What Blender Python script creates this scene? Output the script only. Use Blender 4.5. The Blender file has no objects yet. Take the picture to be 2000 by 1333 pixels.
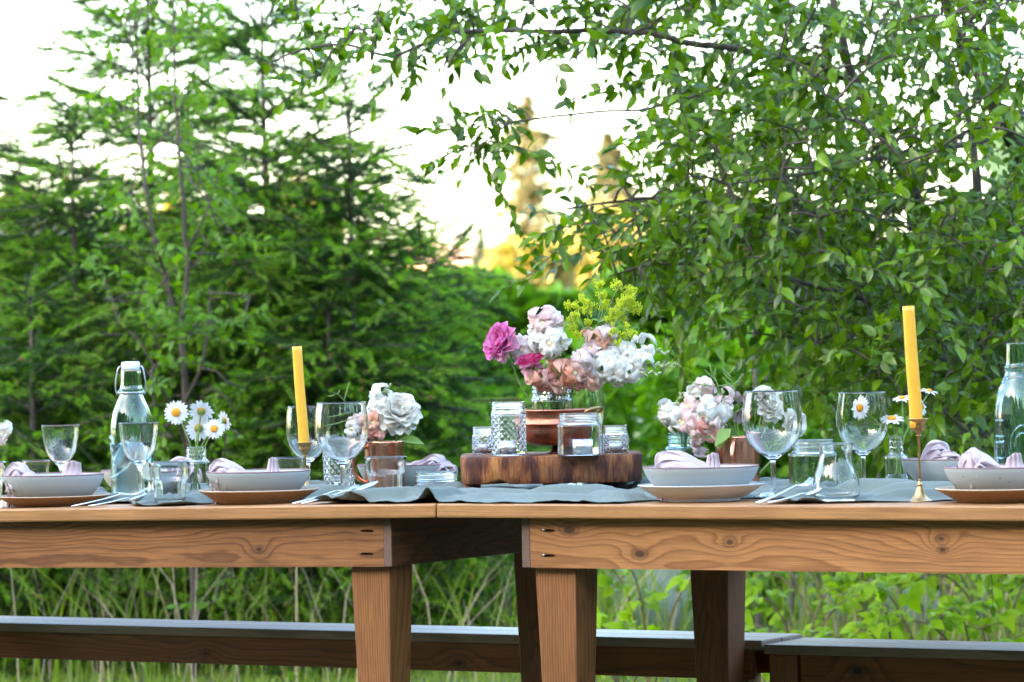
import bpy, bmesh, math, random
import numpy as np
from mathutils import Vector, Matrix, noise

random.seed(7)
RNG = np.random.default_rng(11)
sc = bpy.context.scene
COL = sc.collection
R = math.radians

# ------------------------------------------------------------------ camera
F = 7500.0                       # focal length in pixels of the 2000 px wide photograph
CAM = Vector((0.0, 0.0, 1.05))
ROLL, PITCH = R(1.1), math.atan(18.5 / F)
FWD = Vector((0, math.cos(PITCH), math.sin(PITCH)))
UP0 = Vector((0, -math.sin(PITCH), math.cos(PITCH)))
RIGHT0 = Vector((1, 0, 0))
UPV = UP0 * math.cos(ROLL) + RIGHT0 * math.sin(ROLL)
RGT = RIGHT0 * math.cos(ROLL) - UP0 * math.sin(ROLL)
cd = bpy.data.cameras.new('camera')
cam = bpy.data.objects.new('camera', cd)
COL.objects.link(cam)
cam.matrix_world = Matrix((
    (RGT.x, UPV.x, -FWD.x, CAM.x), (RGT.y, UPV.y, -FWD.y, CAM.y),
    (RGT.z, UPV.z, -FWD.z, CAM.z), (0, 0, 0, 1)))
cd.sensor_width = 36.0
cd.lens = F / 2000 * 36
cd.clip_start, cd.clip_end = 0.1, 3000
cd.dof.use_dof = True
cd.dof.focus_distance = 7.9
cd.dof.aperture_fstop = 7.1
sc.camera = cam

# ------------------------------------------------------------------ sky, sun, exposure
SUN_EL, SUN_AZ = R(15), R(234)           # azimuth clockwise from +Y (the view direction)
SUN = Vector((math.sin(SUN_AZ) * math.cos(SUN_EL), math.cos(SUN_AZ) * math.cos(SUN_EL), math.sin(SUN_EL)))
world = bpy.data.worlds.new("World")
sc.world = world
world.use_nodes = True
wn = world.node_tree
wn.nodes.clear()
sky = wn.nodes.new('ShaderNodeTexSky')
sky.sky_type = 'NISHITA'
sky.sun_disc = False
sky.sun_elevation = SUN_EL
sky.sun_rotation = SUN_AZ
sky.air_density, sky.dust_density, sky.ozone_density = 1.0, 2.2, 1.0
bg = wn.nodes.new('ShaderNodeBackground')
bg.inputs['Strength'].default_value = 0.15
wo = wn.nodes.new('ShaderNodeOutputWorld')
wn.links.new(sky.outputs[0], bg.inputs['Color'])
wn.links.new(bg.outputs[0], wo.inputs['Surface'])
sl = bpy.data.lights.new('sun', 'SUN')
sl.energy = 2.5
sl.angle = R(0.5)
sl.color = (1.0, 0.85, 0.62)
so = bpy.data.objects.new('sun', sl)
so.rotation_euler = SUN.to_track_quat('Z', 'Y').to_euler()
COL.objects.link(so)
vs = sc.view_settings
vs.view_transform = 'Standard'
vs.look = 'None'
vs.exposure = 3.72
vs.gamma = 1.0
vs.use_curve_mapping = False
cy = sc.cycles
cy.use_denoising = True
cy.denoiser = 'OPENIMAGEDENOISE'
cy.max_bounces = 20
cy.transmission_bounces = 20
cy.transparent_max_bounces = 16
cy.diffuse_bounces = 3
cy.glossy_bounces = 6
cy.caustics_reflective = True
cy.caustics_refractive = True
cy.sample_clamp_indirect = 6.0
cy.use_adaptive_sampling = False

# ------------------------------------------------------------------ helpers: pixels <-> place
def ray(px, py):
    return RGT * ((px - 1000) / F) + UPV * ((666.5 - py) / F) + FWD
def P(px, py, D):
    d = ray(px, py)
    return CAM + d * (D / d.y)
def proj(p):
    q = Vector(p) - CAM
    z = q.dot(FWD)
    return 1000 + F * q.dot(RGT) / z, 666.5 - F * q.dot(UPV) / z

TA = R(30)                                # the tables stand turned by 30 degrees
U = Vector((math.cos(TA), -math.sin(TA), 0))
V = Vector((math.sin(TA), math.cos(TA), 0))
TZ = 0.75
TILT = R(0.8)                             # the left table leans a little with the ground
FRONT = Vector((0, 7.5, TZ))
SEAM = -0.1823
TW = 0.86                                 # table width
def tz(u):
    return TZ + (u - SEAM) * math.tan(TILT) if u < SEAM else TZ
def on(px, v, lift=0.0):
    """point on the table in the column px of the photograph, v metres behind its front edge"""
    u = 0.0
    k = (px - 1000) / F
    for _ in range(6):
        p = FRONT + U * u + V * v
        p.z = tz(u)
        x, y = proj(p)
        u += (px - x) * p.y / F / U.x
    p = FRONT + U * u + V * v
    p.z = tz(u) + lift
    return p
def uv_of(p):
    q = Vector((p.x, p.y - 7.5, 0))
    return q.dot(U), q.dot(V)

# ------------------------------------------------------------------ helpers: objects
def put(o, parent=None):
    COL.objects.link(o)
    if parent is not None:
        o.parent = parent
    return o
def tag(o, label=None, cat=None, group=None, kind=None):
    if label: o['label'] = label
    if cat: o['category'] = cat
    if group: o['group'] = group
    if kind: o['kind'] = kind
    return o
def thing(name, label, cat, loc=(0, 0, 0), rotz=0.0, group=None):
    o = bpy.data.objects.new(name, None)
    o.empty_display_size = 0.05
    o.location = loc
    o.rotation_euler = (0, 0, rotz)
    put(o)
    return tag(o, label, cat, group)

def fast_mesh(name, Vs, Fs, mat, smooth=True):
    me = bpy.data.meshes.new(name)
    Vs = np.ascontiguousarray(Vs, dtype=np.float32)
    Fs = np.ascontiguousarray(Fs, dtype=np.int32)
    n, (m, k) = len(Vs), Fs.shape
    me.vertices.add(n)
    me.vertices.foreach_set('co', Vs.ravel())
    me.loops.add(m * k)
    me.loops.foreach_set('vertex_index', Fs.ravel())
    me.polygons.add(m)
    me.polygons.foreach_set('loop_start', np.arange(0, m * k, k, dtype=np.int32))
    if smooth:
        me.polygons.foreach_set('use_smooth', np.ones(m, dtype=bool))
    me.update(calc_edges=True)
    me.validate()
    for mm in (mat if isinstance(mat, (list, tuple)) else [mat]):
        me.materials.append(mm)
    return me

def mobj(name, me, parent=None, loc=None):
    o = bpy.data.objects.new(name, me)
    if loc is not None: o.location = loc
    return put(o, parent)

class MB:
    """collects simple shapes and links them as one mesh object"""
    def __init__(s, org=(0, 0, 0)):
        s.v, s.f, s.m, s.org = [], [], [], Vector(org)
    def add(s, vs, fs, mi=0):
        b = len(s.v)
        s.v += [tuple(Vector(x) - s.org) for x in vs]
        s.f += [tuple(i + b for i in f) for f in fs]
        s.m += [mi] * len(fs)
    def box(s, a, b, mi=0):
        (x0, y0, z0), (x1, y1, z1) = a, b
        s.add([(x0, y0, z0), (x1, y0, z0), (x1, y1, z0), (x0, y1, z0), (x0, y0, z1), (x1, y0, z1), (x1, y1, z1), (x0, y1, z1)],
              [(0, 3, 2, 1), (4, 5, 6, 7), (0, 1, 5, 4), (1, 2, 6, 5), (2, 3, 7, 6), (3, 0, 4, 7)], mi)
    def tube(s, pts, rad, n=6, mi=0, cap=True):
        pts = [Vector(p) for p in pts]
        if not hasattr(rad, '__len__'): rad = [rad] * len(pts)
        ref = Vector((0.31, 0.17, 0.93))
        vs, fs = [], []
        for i, p in enumerate(pts):
            t = (pts[min(i + 1, len(pts) - 1)] - pts[max(i - 1, 0)])
            t = t.normalized() if t.length > 1e-9 else Vector((0, 0, 1))
            if abs(t.dot(ref)) > 0.97: ref = Vector((0.9, 0.3, 0.1))
            a = (ref - t * ref.dot(t)).normalized()
            ref = a
            b = t.cross(a)
            for k in range(n):
                an = 2 * math.pi * k / n
                vs.append(p + (a * math.cos(an) + b * math.sin(an)) * rad[i])
        for i in range(len(pts) - 1):
            for k in range(n):
                k2 = (k + 1) % n
                fs.append((i * n + k, i * n + k2, (i + 1) * n + k2, (i + 1) * n + k))
        if cap:
            fs.append(tuple(range(n))[::-1])
            fs.append(tuple((len(pts) - 1) * n + k for k in range(n)))
        s.add(vs, fs, mi)
    def lathe(s, prof, n=40, mi=0, ctr=(0, 0, 0), rfun=None, closed=False):
        c = Vector(ctr)
        vs, fs, rows = [], [], []
        for (r, z) in prof:
            if r < 1e-7:
                rows.append([len(vs)])
                vs.append(c + Vector((0, 0, z)))
            else:
                row = []
                for k in range(n):
                    an = 2 * math.pi * k / n
                    rr = r * (rfun(an, z) if rfun else 1)
                    row.append(len(vs))
                    vs.append(c + Vector((rr * math.cos(an), rr * math.sin(an), z)))
                rows.append(row)
        pairs = list(zip(rows, rows[1:])) + ([(rows[-1], rows[0])] if closed else [])
        for a, b in pairs:
            for k in range(n):
                k2 = (k + 1) % n
                if len(a) == 1 and len(b) == 1: continue
                if len(a) == 1: fs.append((a[0], b[k2], b[k]))
                elif len(b) == 1: fs.append((a[k], a[k2], b[0]))
                else: fs.append((a[k], a[k2], b[k2], b[k]))
        s.add(vs, fs, mi)
    def ball(s, c, r, n=6, m=4, sq=(1, 1, 1), mi=0):
        c = Vector(c)
        prof = [(math.sin(math.pi * i / m), -math.cos(math.pi * i / m)) for i in range(m + 1)]
        vs, fs, rows = [], [], []
        for (q, z) in prof:
            if q < 1e-6:
                rows.append([len(vs)]); vs.append(c + Vector((0, 0, z * r * sq[2])))
            else:
                rows.append(list(range(len(vs), len(vs) + n)))
                for k in range(n):
                    an = 2 * math.pi * k / n
                    vs.append(c + Vector((q * r * sq[0] * math.cos(an), q * r * sq[1] * math.sin(an), z * r * sq[2])))
        for a, b in zip(rows, rows[1:]):
            for k in range(n):
                k2 = (k + 1) % n
                if len(a) == 1: fs.append((a[0], b[k2], b[k]))
                elif len(b) == 1: fs.append((a[k], a[k2], b[0]))
                else: fs.append((a[k], a[k2], b[k2], b[k]))
        s.add(vs, fs, mi)
    def grid(s, pos, nu, nv, mi=0):
        vs = [pos(i / nu, j / nv) for i in range(nu + 1) for j in range(nv + 1)]
        w = nv + 1
        s.add(vs, [(i * w + j, (i + 1) * w + j, (i + 1) * w + j + 1, i * w + j + 1) for i in range(nu) for j in range(nv)], mi)
    def mesh(s, name, mat, smooth=True, fix=False):
        me = bpy.data.meshes.new(name)
        me.from_pydata(s.v, [], s.f)
        for mm in (mat if isinstance(mat, (list, tuple)) else [mat]):
            me.materials.append(mm)
        if any(s.m): me.polygons.foreach_set('material_index', s.m)
        if smooth: me.polygons.foreach_set('use_smooth', [True] * len(s.f))
        if fix:
            bm = bmesh.new(); bm.from_mesh(me)
            bmesh.ops.recalc_face_normals(bm, faces=bm.faces)
            bm.to_mesh(me); bm.free()
        me.update()
        return me
    def build(s, name, mat, parent=None, smooth=True, fix=False, loc=None):
        return mobj(name, s.mesh(name, mat, smooth, fix), parent, loc)

def spline(pts, sub=4):
    """Catmull-Rom through the points"""
    pts = [Vector(p) for p in pts]
    out = []
    for i in range(len(pts) - 1):
        p0, p1, p2, p3 = pts[max(i - 1, 0)], pts[i], pts[i + 1], pts[min(i + 2, len(pts) - 1)]
        for k in range(sub):
            t = k / sub
            out.append(0.5 * (2 * p1 + (p2 - p0) * t + (2 * p0 - 5 * p1 + 4 * p2 - p3) * t * t + (3 * p1 - p0 - 3 * p2 + p3) * t ** 3))
    out.append(pts[-1])
    return out
def sprof(prof, sub=3):
    return [(max(p[0], 0), p[1]) for p in spline([Vector((a, b, 0)) for a, b in prof], sub)]

def bevel(o, w=0.002, seg=2, angle=35):
    m = o.modifiers.new('bevel', 'BEVEL')
    m.width, m.segments, m.limit_method, m.angle_limit = w, seg, 'ANGLE', R(angle)
    return o

# ------------------------------------------------------------------ materials
class NT:
    def __init__(s, name):
        s.mat = bpy.data.materials.new(name)
        s.mat.use_nodes = True
        s.t = s.mat.node_tree
        s.t.nodes.clear()
        s.out = s.t.nodes.new('ShaderNodeOutputMaterial')
    def n(s, typ, **kw):
        nd = s.t.nodes.new('ShaderNode' + typ)
        for k, v in kw.items():
            if k.startswith('_'): setattr(nd, k[1:], v)
        return nd
    def l(s, a, b): s.t.links.new(a, b)
    def setin(s, sock, v):
        if isinstance(v, bpy.types.NodeSocket): s.l(v, sock)
        elif isinstance(v, (tuple, list)) and len(v) == 3 and sock.type == 'RGBA': sock.default_value = (*v, 1)
        else: sock.default_value = v
    def math(s, op, a, b=None, c=None):
        nd = s.n('Math', _operation=op)
        s.setin(nd.inputs[0], a)
        if b is not None: s.setin(nd.inputs[1], b)
        if c is not None: s.setin(nd.inputs[2], c)
        return nd.outputs[0]
    def mix(s, fac, a, b, blend='MIX'):
        nd = s.n('Mix', _data_type='RGBA', _blend_type=blend)
        s.setin(nd.inputs[0], fac); s.setin(nd.inputs[6], a); s.setin(nd.inputs[7], b)
        return nd.outputs[2]
    def ramp(s, fac, stops):
        nd = s.n('ValToRGB')
        el = nd.color_ramp.elements
        while len(el) < len(stops): el.new(0.5)
        for e, (p, c) in zip(el, stops):
            e.position = p
            e.color = (*c, 1) if len(c) == 3 else c
        s.setin(nd.inputs[0], fac)
        return nd.outputs[0]
    def noise(s, vec, scale, detail=3, rough=0.5):
        nd = s.n('TexNoise')
        nd.inputs['Scale'].default_value = scale
        nd.inputs['Detail'].default_value = detail
        nd.inputs['Roughness'].default_value = rough
        if vec is not None: s.l(vec, nd.inputs['Vector'])
        return nd.outputs[0]
    def obj(s): return s.n('TexCoord').outputs['Object']
    def mapping(s, vec, scale=(1, 1, 1), loc=(0, 0, 0)):
        nd = s.n('Mapping')
        nd.inputs['Scale'].default_value = scale
        nd.inputs['Location'].default_value = loc
        s.l(vec, nd.inputs['Vector'])
        return nd.outputs[0]
    def bump(s, h, strength=0.3, dist=0.001):
        nd = s.n('Bump')
        nd.inputs['Strength'].default_value = strength
        nd.inputs['Distance'].default_value = dist
        s.l(h, nd.inputs['Height'])
        return nd.outputs[0]
    def princ(s, **kw):
        nd = s.n('BsdfPrincipled')
        for k, v in kw.items(): s.setin(nd.inputs[k.replace('_', ' ')], v)
        return nd
    def done(s, shader):
        s.l(shader, s.out.inputs['Surface'])
        return s.mat

def m_plain(name, col, rough=0.6, metal=0.0, var=0.0, scale=40, bump=0.0, **kw):
    t = NT(name)
    c = col
    args = {}
    if var or bump:
        nz = t.noise(t.obj(), scale, 4)
        if var:
            c = t.mix(nz, tuple(x * (1 - var) for x in col), tuple(min(1, x * (1 + var)) for x in col))
        if bump: args['Normal'] = t.bump(nz, bump, 0.002)
    return t.done(t.princ(Base_Color=c, Roughness=rough, Metallic=metal, **args, **kw).outputs[0])

def m_leaf(name, a, b, trans=0.45, rough=0.42, spec=0.5, tcol=None):
    """leaf blade: light passes through it; each blade has its own shade of green"""
    t = NT(name)
    g = t.n('NewGeometry')
    rnd = g.outputs['Random Per Island']
    c = t.mix(rnd, a, b)
    oi = t.n('ObjectInfo').outputs['Random']
    c = t.mix(t.math('MULTIPLY', oi, 0.35), c, tuple(x * 1.35 for x in b))
    tc = t.mix(1.0, c, tcol or (1.6, 1.5, 0.22), 'MULTIPLY')
    p = t.princ(Base_Color=c, Roughness=rough)
    p.inputs['Specular IOR Level'].default_value = spec
    tr = t.n('BsdfTranslucent'); t.l(tc, tr.inputs[0])
    mx = t.n('MixShader'); mx.inputs[0].default_value = trans
    t.l(p.outputs[0], mx.inputs[1]); t.l(tr.outputs[0], mx.inputs[2])
    return t.done(mx.outputs[0])

def m_petal(name, a, b, trans=0.35, base=None):
    t = NT(name)
    rnd = t.n('NewGeometry').outputs['Random Per Island']
    oi = t.n('ObjectInfo').outputs['Random']
    c = t.mix(t.math('FRACT', t.math('ADD', rnd, oi)), a, b)
    p = t.princ(Base_Color=c, Roughness=0.55)
    tr = t.n('BsdfTranslucent'); t.l(c, tr.inputs[0])
    mx = t.n('MixShader'); mx.inputs[0].default_value = trans
    t.l(p.outputs[0], mx.inputs[1]); t.l(tr.outputs[0], mx.inputs[2])
    return t.done(mx.outputs[0])

def m_glass(name, col=(1, 1, 1), rough=0.0, ior=1.47, quilt=0, wob=0.0, z0=0.008, z1=0.09):
    t = NT(name)
    g = t.n('BsdfGlass')
    g.inputs['Color'].default_value = (*col, 1)
    g.inputs['Roughness'].default_value = rough
    g.inputs['IOR'].default_value = ior
    if quilt:
        co = t.obj()
        sp = t.n('SeparateXYZ'); t.l(co, sp.inputs[0])
        an = t.math('ARCTAN2', sp.outputs[1], sp.outputs[0])
        a = t.math('ABSOLUTE', t.math('SINE', t.math('ADD', t.math('MULTIPLY', an, 7), t.math('MULTIPLY', sp.outputs[2], quilt))))
        b = t.math('ABSOLUTE', t.math('SINE', t.math('SUBTRACT', t.math('MULTIPLY', an, 7), t.math('MULTIPLY', sp.outputs[2], quilt))))
        h = t.math('MULTIPLY', t.math('MULTIPLY', a, b), t.math('MULTIPLY', t.math('GREATER_THAN', sp.outputs[2], z0), t.math('LESS_THAN', sp.outputs[2], z1)))
        t.l(t.bump(h, 0.8, 0.003), g.inputs['Normal'])
    elif wob:
        t.l(t.bump(t.noise(t.obj(), 35, 2), wob, 0.003), g.inputs['Normal'])
    return t.done(g.outputs[0])

def m_wood(name, light, dark, knots=(), axis=0, seed=0.0, freq=130.0, slope=0.035, pith=(0.0, 0.05), rough=0.5, end=(0.5, 0.5)):
    """sawn board: growth rings round a pith line that runs slightly across the board, with knots"""
    t = NT(name)
    co = t.obj()
    off = t.n('VectorMath', _operation='ADD'); t.l(co, off.inputs[0]); off.inputs[1].default_value = (seed, seed * .37, seed * .11)
    sp = t.n('SeparateXYZ'); t.l(co, sp.inputs[0])
    ax = [sp.outputs[axis], sp.outputs[(axis + 1) % 3], sp.outputs[(axis + 2) % 3]]
    sc_long = [9.0, 9.0, 9.0]; sc_long[axis] = 1.4
    wob = t.noise(t.mapping(off.outputs[0], tuple(sc_long)), 1.0, 2, 0.45)
    wob2 = t.noise(t.mapping(off.outputs[0], tuple(x * 4 for x in sc_long)), 1.0, 2, 0.5)
    b = t.math('ADD', ax[2], -pith[0])
    b = t.math('ADD', b, t.math('MULTIPLY', ax[0], slope))
    b = t.math('ADD', b, t.math('MULTIPLY', t.math('SUBTRACT', wob, 0.5), 0.11))
    a = t.math('ADD', ax[1], -pith[1])
    rad = t.math('SQRT', t.math('ADD', t.math('MULTIPLY', a, a), t.math('MULTIPLY', b, b)))
    rad = t.math('ADD', rad, t.math('MULTIPLY', wob2, 0.012))
    kd = None
    for (kx, kz, kr) in knots:                   # knots in the board's long and upright directions
        dx = t.math('MULTIPLY', t.math('ADD', ax[0], -kx), 0.62)
        dz = t.math('ADD', ax[2], -kz)
        d = t.math('SQRT', t.math('ADD', t.math('MULTIPLY', dx, dx), t.math('MULTIPLY', dz, dz)))
        d = t.math('DIVIDE', d, kr)
        d = t.math('ADD', d, t.math('MULTIPLY', t.math('SUBTRACT', wob2, 0.5), 0.9))
        w = t.math('EXPONENT', t.math('MULTIPLY', t.math('MULTIPLY', d, d), -0.16))
        rad = t.math('ADD', rad, t.math('MULTIPLY', w, 0.015))
        kd = d if kd is None else t.math('MINIMUM', kd, d)
    ph = t.math('FRACT', t.math('MULTIPLY', rad, freq))
    ring = t.ramp(ph, [(0.0, (0, 0, 0)), (0.55, (0.22, 0.22, 0.22)), (0.88, (1, 1, 1)), (1.0, (0.1, 0.1, 0.1))])
    fs = [420.0, 420.0, 420.0]; fs[axis] = 9.0
    fine = t.noise(t.mapping(off.outputs[0], tuple(fs)), 1.0, 3, 0.6)
    blot = t.noise(off.outputs[0], 5.0, 4, 0.6)
    c = t.mix(t.math('MULTIPLY', ring, 0.74), light, dark)
    c = t.mix(t.math('MULTIPLY', t.ramp(fine, [(0.30, (0, 0, 0)), (0.72, (1, 1, 1))]), 0.55), c, tuple(x * 0.62 for x in dark))
    c = t.mix(t.math('MULTIPLY', t.ramp(blot, [(0.45, (0, 0, 0)), (0.75, (1, 1, 1))]), 0.35), c, tuple(x * 0.8 for x in dark))
    if kd is not None:
        k = t.ramp(t.math('DIVIDE', kd, 3.0), [(0.0, (0.97, 0.97, 0.97)), (0.13, (0.88, 0.88, 0.88)), (0.19, (0.35, 0.35, 0.35)), (0.29, (0.50, 0.50, 0.50)), (0.37, (0.08, 0.08, 0.08)), (1.0, (0, 0, 0))])
        c = t.mix(k, c, tuple(x * 0.25 for x in dark))
    nrm = t.bump(t.math('ADD', t.math('MULTIPLY', fine, 0.7), t.math('MULTIPLY', ring, -0.3)), 0.25, 0.0015)
    rg = t.math('ADD', t.math('MULTIPLY', fine, 0.25), rough - 0.1)
    return t.done(t.princ(Base_Color=c, Roughness=rg, Normal=nrm).outputs[0])

# ------------------------------------------------------------------ leaf scattering
def leaf_template(rows=4, fold=0.25, curl=0.25, shape=0.55, wid=0.42):
    """blade along +Y of length 1, folded along its midrib"""
    vs, fs = [], []
    for i in range(rows + 1):
        t = i / rows
        w = wid * 0.5 * (math.sin(math.pi * min(1, t ** shape * 0.985 + 0.015)) ** 0.8 if 0 < i < rows else 0.03)
        z = -curl * t * t
        vs += [(-w, t, z + fold * w), (0, t, z), (w, t, z + fold * w)]
    for i in range(rows):
        a = i * 3
        fs += [(a, a + 1, a + 4, a + 3), (a + 1, a + 2, a + 5, a + 4)]
    return np.array(vs), np.array(fs)

def frames(A, N):
    """rotation matrices with +Y along A and +Z close to N"""
    A = A / np.linalg.norm(A, axis=1, keepdims=True)
    X = np.cross(A, N)
    X /= np.maximum(np.linalg.norm(X, axis=1, keepdims=True), 1e-6)
    Z = np.cross(X, A)
    return np.stack([X, A, Z], axis=2)

def scatter(tmpl, pos, rot, size):
    tv, tf = tmpl
    n = len(pos)
    Vs = np.einsum('nij,kj->nki', rot * size[:, None, None], tv) + pos[:, None, :]
    Fs = tf[None] + (np.arange(n) * len(tv))[:, None, None]
    return Vs.reshape(-1, 3), Fs.reshape(-1, tf.shape[1])

def rand_dirs(n, zbias=0.0):
    d = RNG.normal(size=(n, 3))
    d[:, 2] += zbias
    return d / np.linalg.norm(d, axis=1, keepdims=True)
# ================================================================== THE SETTING
# ------------------------------------------------------------------ plant materials
M_BARK = m_plain('bark', (0.075, 0.055, 0.045), 0.85, var=0.5, scale=60, bump=0.6)
M_BARK2 = m_plain('grey_bark', (0.11, 0.09, 0.085), 0.85, var=0.4, scale=60, bump=0.5)
M_WILLOW = m_leaf('willow_leaf', (0.018, 0.058, 0.003), (0.150, 0.280, 0.007), 0.42, 0.30, 0.45)
M_SAPL = m_leaf('sapling_leaf', (0.050, 0.130, 0.008), (0.125, 0.26, 0.015), 0.48, 0.45, 0.3)
M_NEEDLE = m_leaf('needles', (0.012, 0.044, 0.008), (0.048, 0.130, 0.014), 0.28, 0.5, 0.2, (1.1, 1.4, 0.5))
M_NEEDLE2 = m_leaf('young_needles', (0.125, 0.28, 0.014), (0.24, 0.43, 0.024), 0.35, 0.5, 0.2, (1.1, 1.4, 0.5))
M_BUD = m_plain('brown_bud', (0.20, 0.045, 0.03), 0.7)
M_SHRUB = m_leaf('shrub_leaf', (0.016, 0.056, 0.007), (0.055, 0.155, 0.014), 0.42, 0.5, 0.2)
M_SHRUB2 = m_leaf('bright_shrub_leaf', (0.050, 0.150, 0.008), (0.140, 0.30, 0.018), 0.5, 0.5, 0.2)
M_BRAM = m_leaf('bramble_leaf', (0.055, 0.155, 0.005), (0.33, 0.52, 0.016), 0.5, 0.5, 0.2)
M_GRASS = m_leaf('grass_blade', (0.10, 0.19, 0.018), (0.25, 0.34, 0.05), 0.4, 0.6, 0.3)
M_DRY = m_leaf('dry_stalk', (0.22, 0.175, 0.13), (0.58, 0.46, 0.30), 0.2, 0.8, 0.2, (1, 1, 1))
M_SUNGOLD = m_leaf('sun_gold_foliage', (0.17, 0.155, 0.050), (0.31, 0.26, 0.085), 0.35, 0.6, 0.2)  # gold of the low sun mixed into the leaf colour
M_FARCON = m_leaf('far_conifer_foliage', (0.075, 0.085, 0.050), (0.19, 0.165, 0.080), 0.25, 0.6, 0.2)  # paler, warmer foliage colour carries low sun and haze
M_DARKCON = m_leaf('dark_conifer_foliage', (0.022, 0.05, 0.03), (0.05, 0.09, 0.045), 0.15, 0.6, 0.2)

# ------------------------------------------------------------------ ground
def ground_mat():
    t = NT('turf')
    co = t.obj()
    a = t.noise(co, 1.3, 5, 0.6)
    b = t.noise(co, 22, 4, 0.65)
    c = t.mix(t.ramp(a, [(0.35, (0, 0, 0)), (0.65, (1, 1, 1))]), (0.040, 0.070, 0.018), (0.075, 0.085, 0.035))
    c = t.mix(t.math('MULTIPLY', b, 0.6), c, (0.035, 0.05, 0.018))
    return t.done(t.princ(Base_Color=c, Roughness=0.9, Normal=t.bump(b, 0.7, 0.02)).outputs[0])
def gz(x, y):
    return 0.03 * noise.noise(Vector((x * 0.3, y * 0.3, 0))) * min(1, max(0, (y - 9.5) / 3)) if y < 40 else 0.0
xs = np.concatenate([[-1500, -400, -120, -40], np.linspace(-16, 16, 49), [40, 120, 400, 1500]])
ys = np.concatenate([[-1500, -300, -80, -24], np.linspace(-8, 32, 61), [60, 120, 300, 900, 2500]])
Vg = np.array([(x, y, gz(x, y) if abs(x) < 17 else 0.0) for y in ys for x in xs])
nx = len(xs)
Fg = np.array([(j * nx + i, j * nx + i + 1, (j + 1) * nx + i + 1, (j + 1) * nx + i) for j in range(len(ys) - 1) for i in range(nx - 1)])
tag(mobj('ground', fast_mesh('ground', Vg, Fg, ground_mat())), kind='structure')

# lawn blades and long grass
def blades(n, xr, yr, hr, wr, lean, dens=None):
    x = RNG.uniform(*xr, n); y = RNG.uniform(*yr, n)
    if dens is not None:
        keep = RNG.uniform(size=n) < dens(x, y); x, y = x[keep], y[keep]; n = len(x)
    h = RNG.uniform(*hr, n) * RNG.uniform(0.7, 1.1, n); w = RNG.uniform(*wr, n)
    an = RNG.uniform(0, 2 * np.pi, n); ln = RNG.uniform(0.1, lean, n) * h; fa = RNG.uniform(0, np.pi, n)
    z0 = np.array([gz(a, b) for a, b in zip(x, y)]) - 0.005
    rows = []
    for t, ww in ((0, 1), (0.4, 0.85), (0.75, 0.55), (1, 0.08)):
        cx = x + np.cos(an) * ln * t * t; cyy = y + np.sin(an) * ln * t * t; cz = z0 + h * (t - 0.25 * lean * t * t)
        for s in (-1, 1):
            rows.append(np.stack([cx + s * np.cos(fa) * w * ww, cyy + s * np.sin(fa) * w * ww, cz], 1))
    Vs = np.stack(rows, 1).reshape(-1, 3)
    f = np.array([(0, 1, 3, 2), (2, 3, 5, 4), (4, 5, 7, 6)])
    return Vs, (f[None] + (np.arange(n) * 8)[:, None, None]).reshape(-1, 4)
a = blades(26000, (-2.6, 2.6), (10.4, 14.2), (0.03, 0.085), (0.0015, 0.003), 0.7)
tag(mobj('grass', fast_mesh('grass', *a, M_GRASS)), 'short mown grass under and behind the bench', 'grass', kind='stuff')
def longdens(x, y):
    return np.clip(0.55 + 0.6 * np.sin(x * 5.1 + 1.0) * np.sin(x * 2.3 + y), 0.06, 1)
a = blades(3400, (-2.4, 2.6), (12.2, 14.2), (0.30, 0.75), (0.002, 0.005), 0.8, longdens)
tag(mobj('grass', fast_mesh('long_grass', *a, M_GRASS)), 'long green grass growing up between bench and trees', 'grass', kind='stuff')
a = blades(850, (-2.3, 2.4), (11.9, 13.6), (0.35, 0.95), (0.0012, 0.0030), 0.75, longdens)
tag(mobj('grass', fast_mesh('dry_grass', *a, M_DRY)), 'dry pale stalks standing in the long grass behind the bench', 'grass', kind='stuff')

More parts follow.
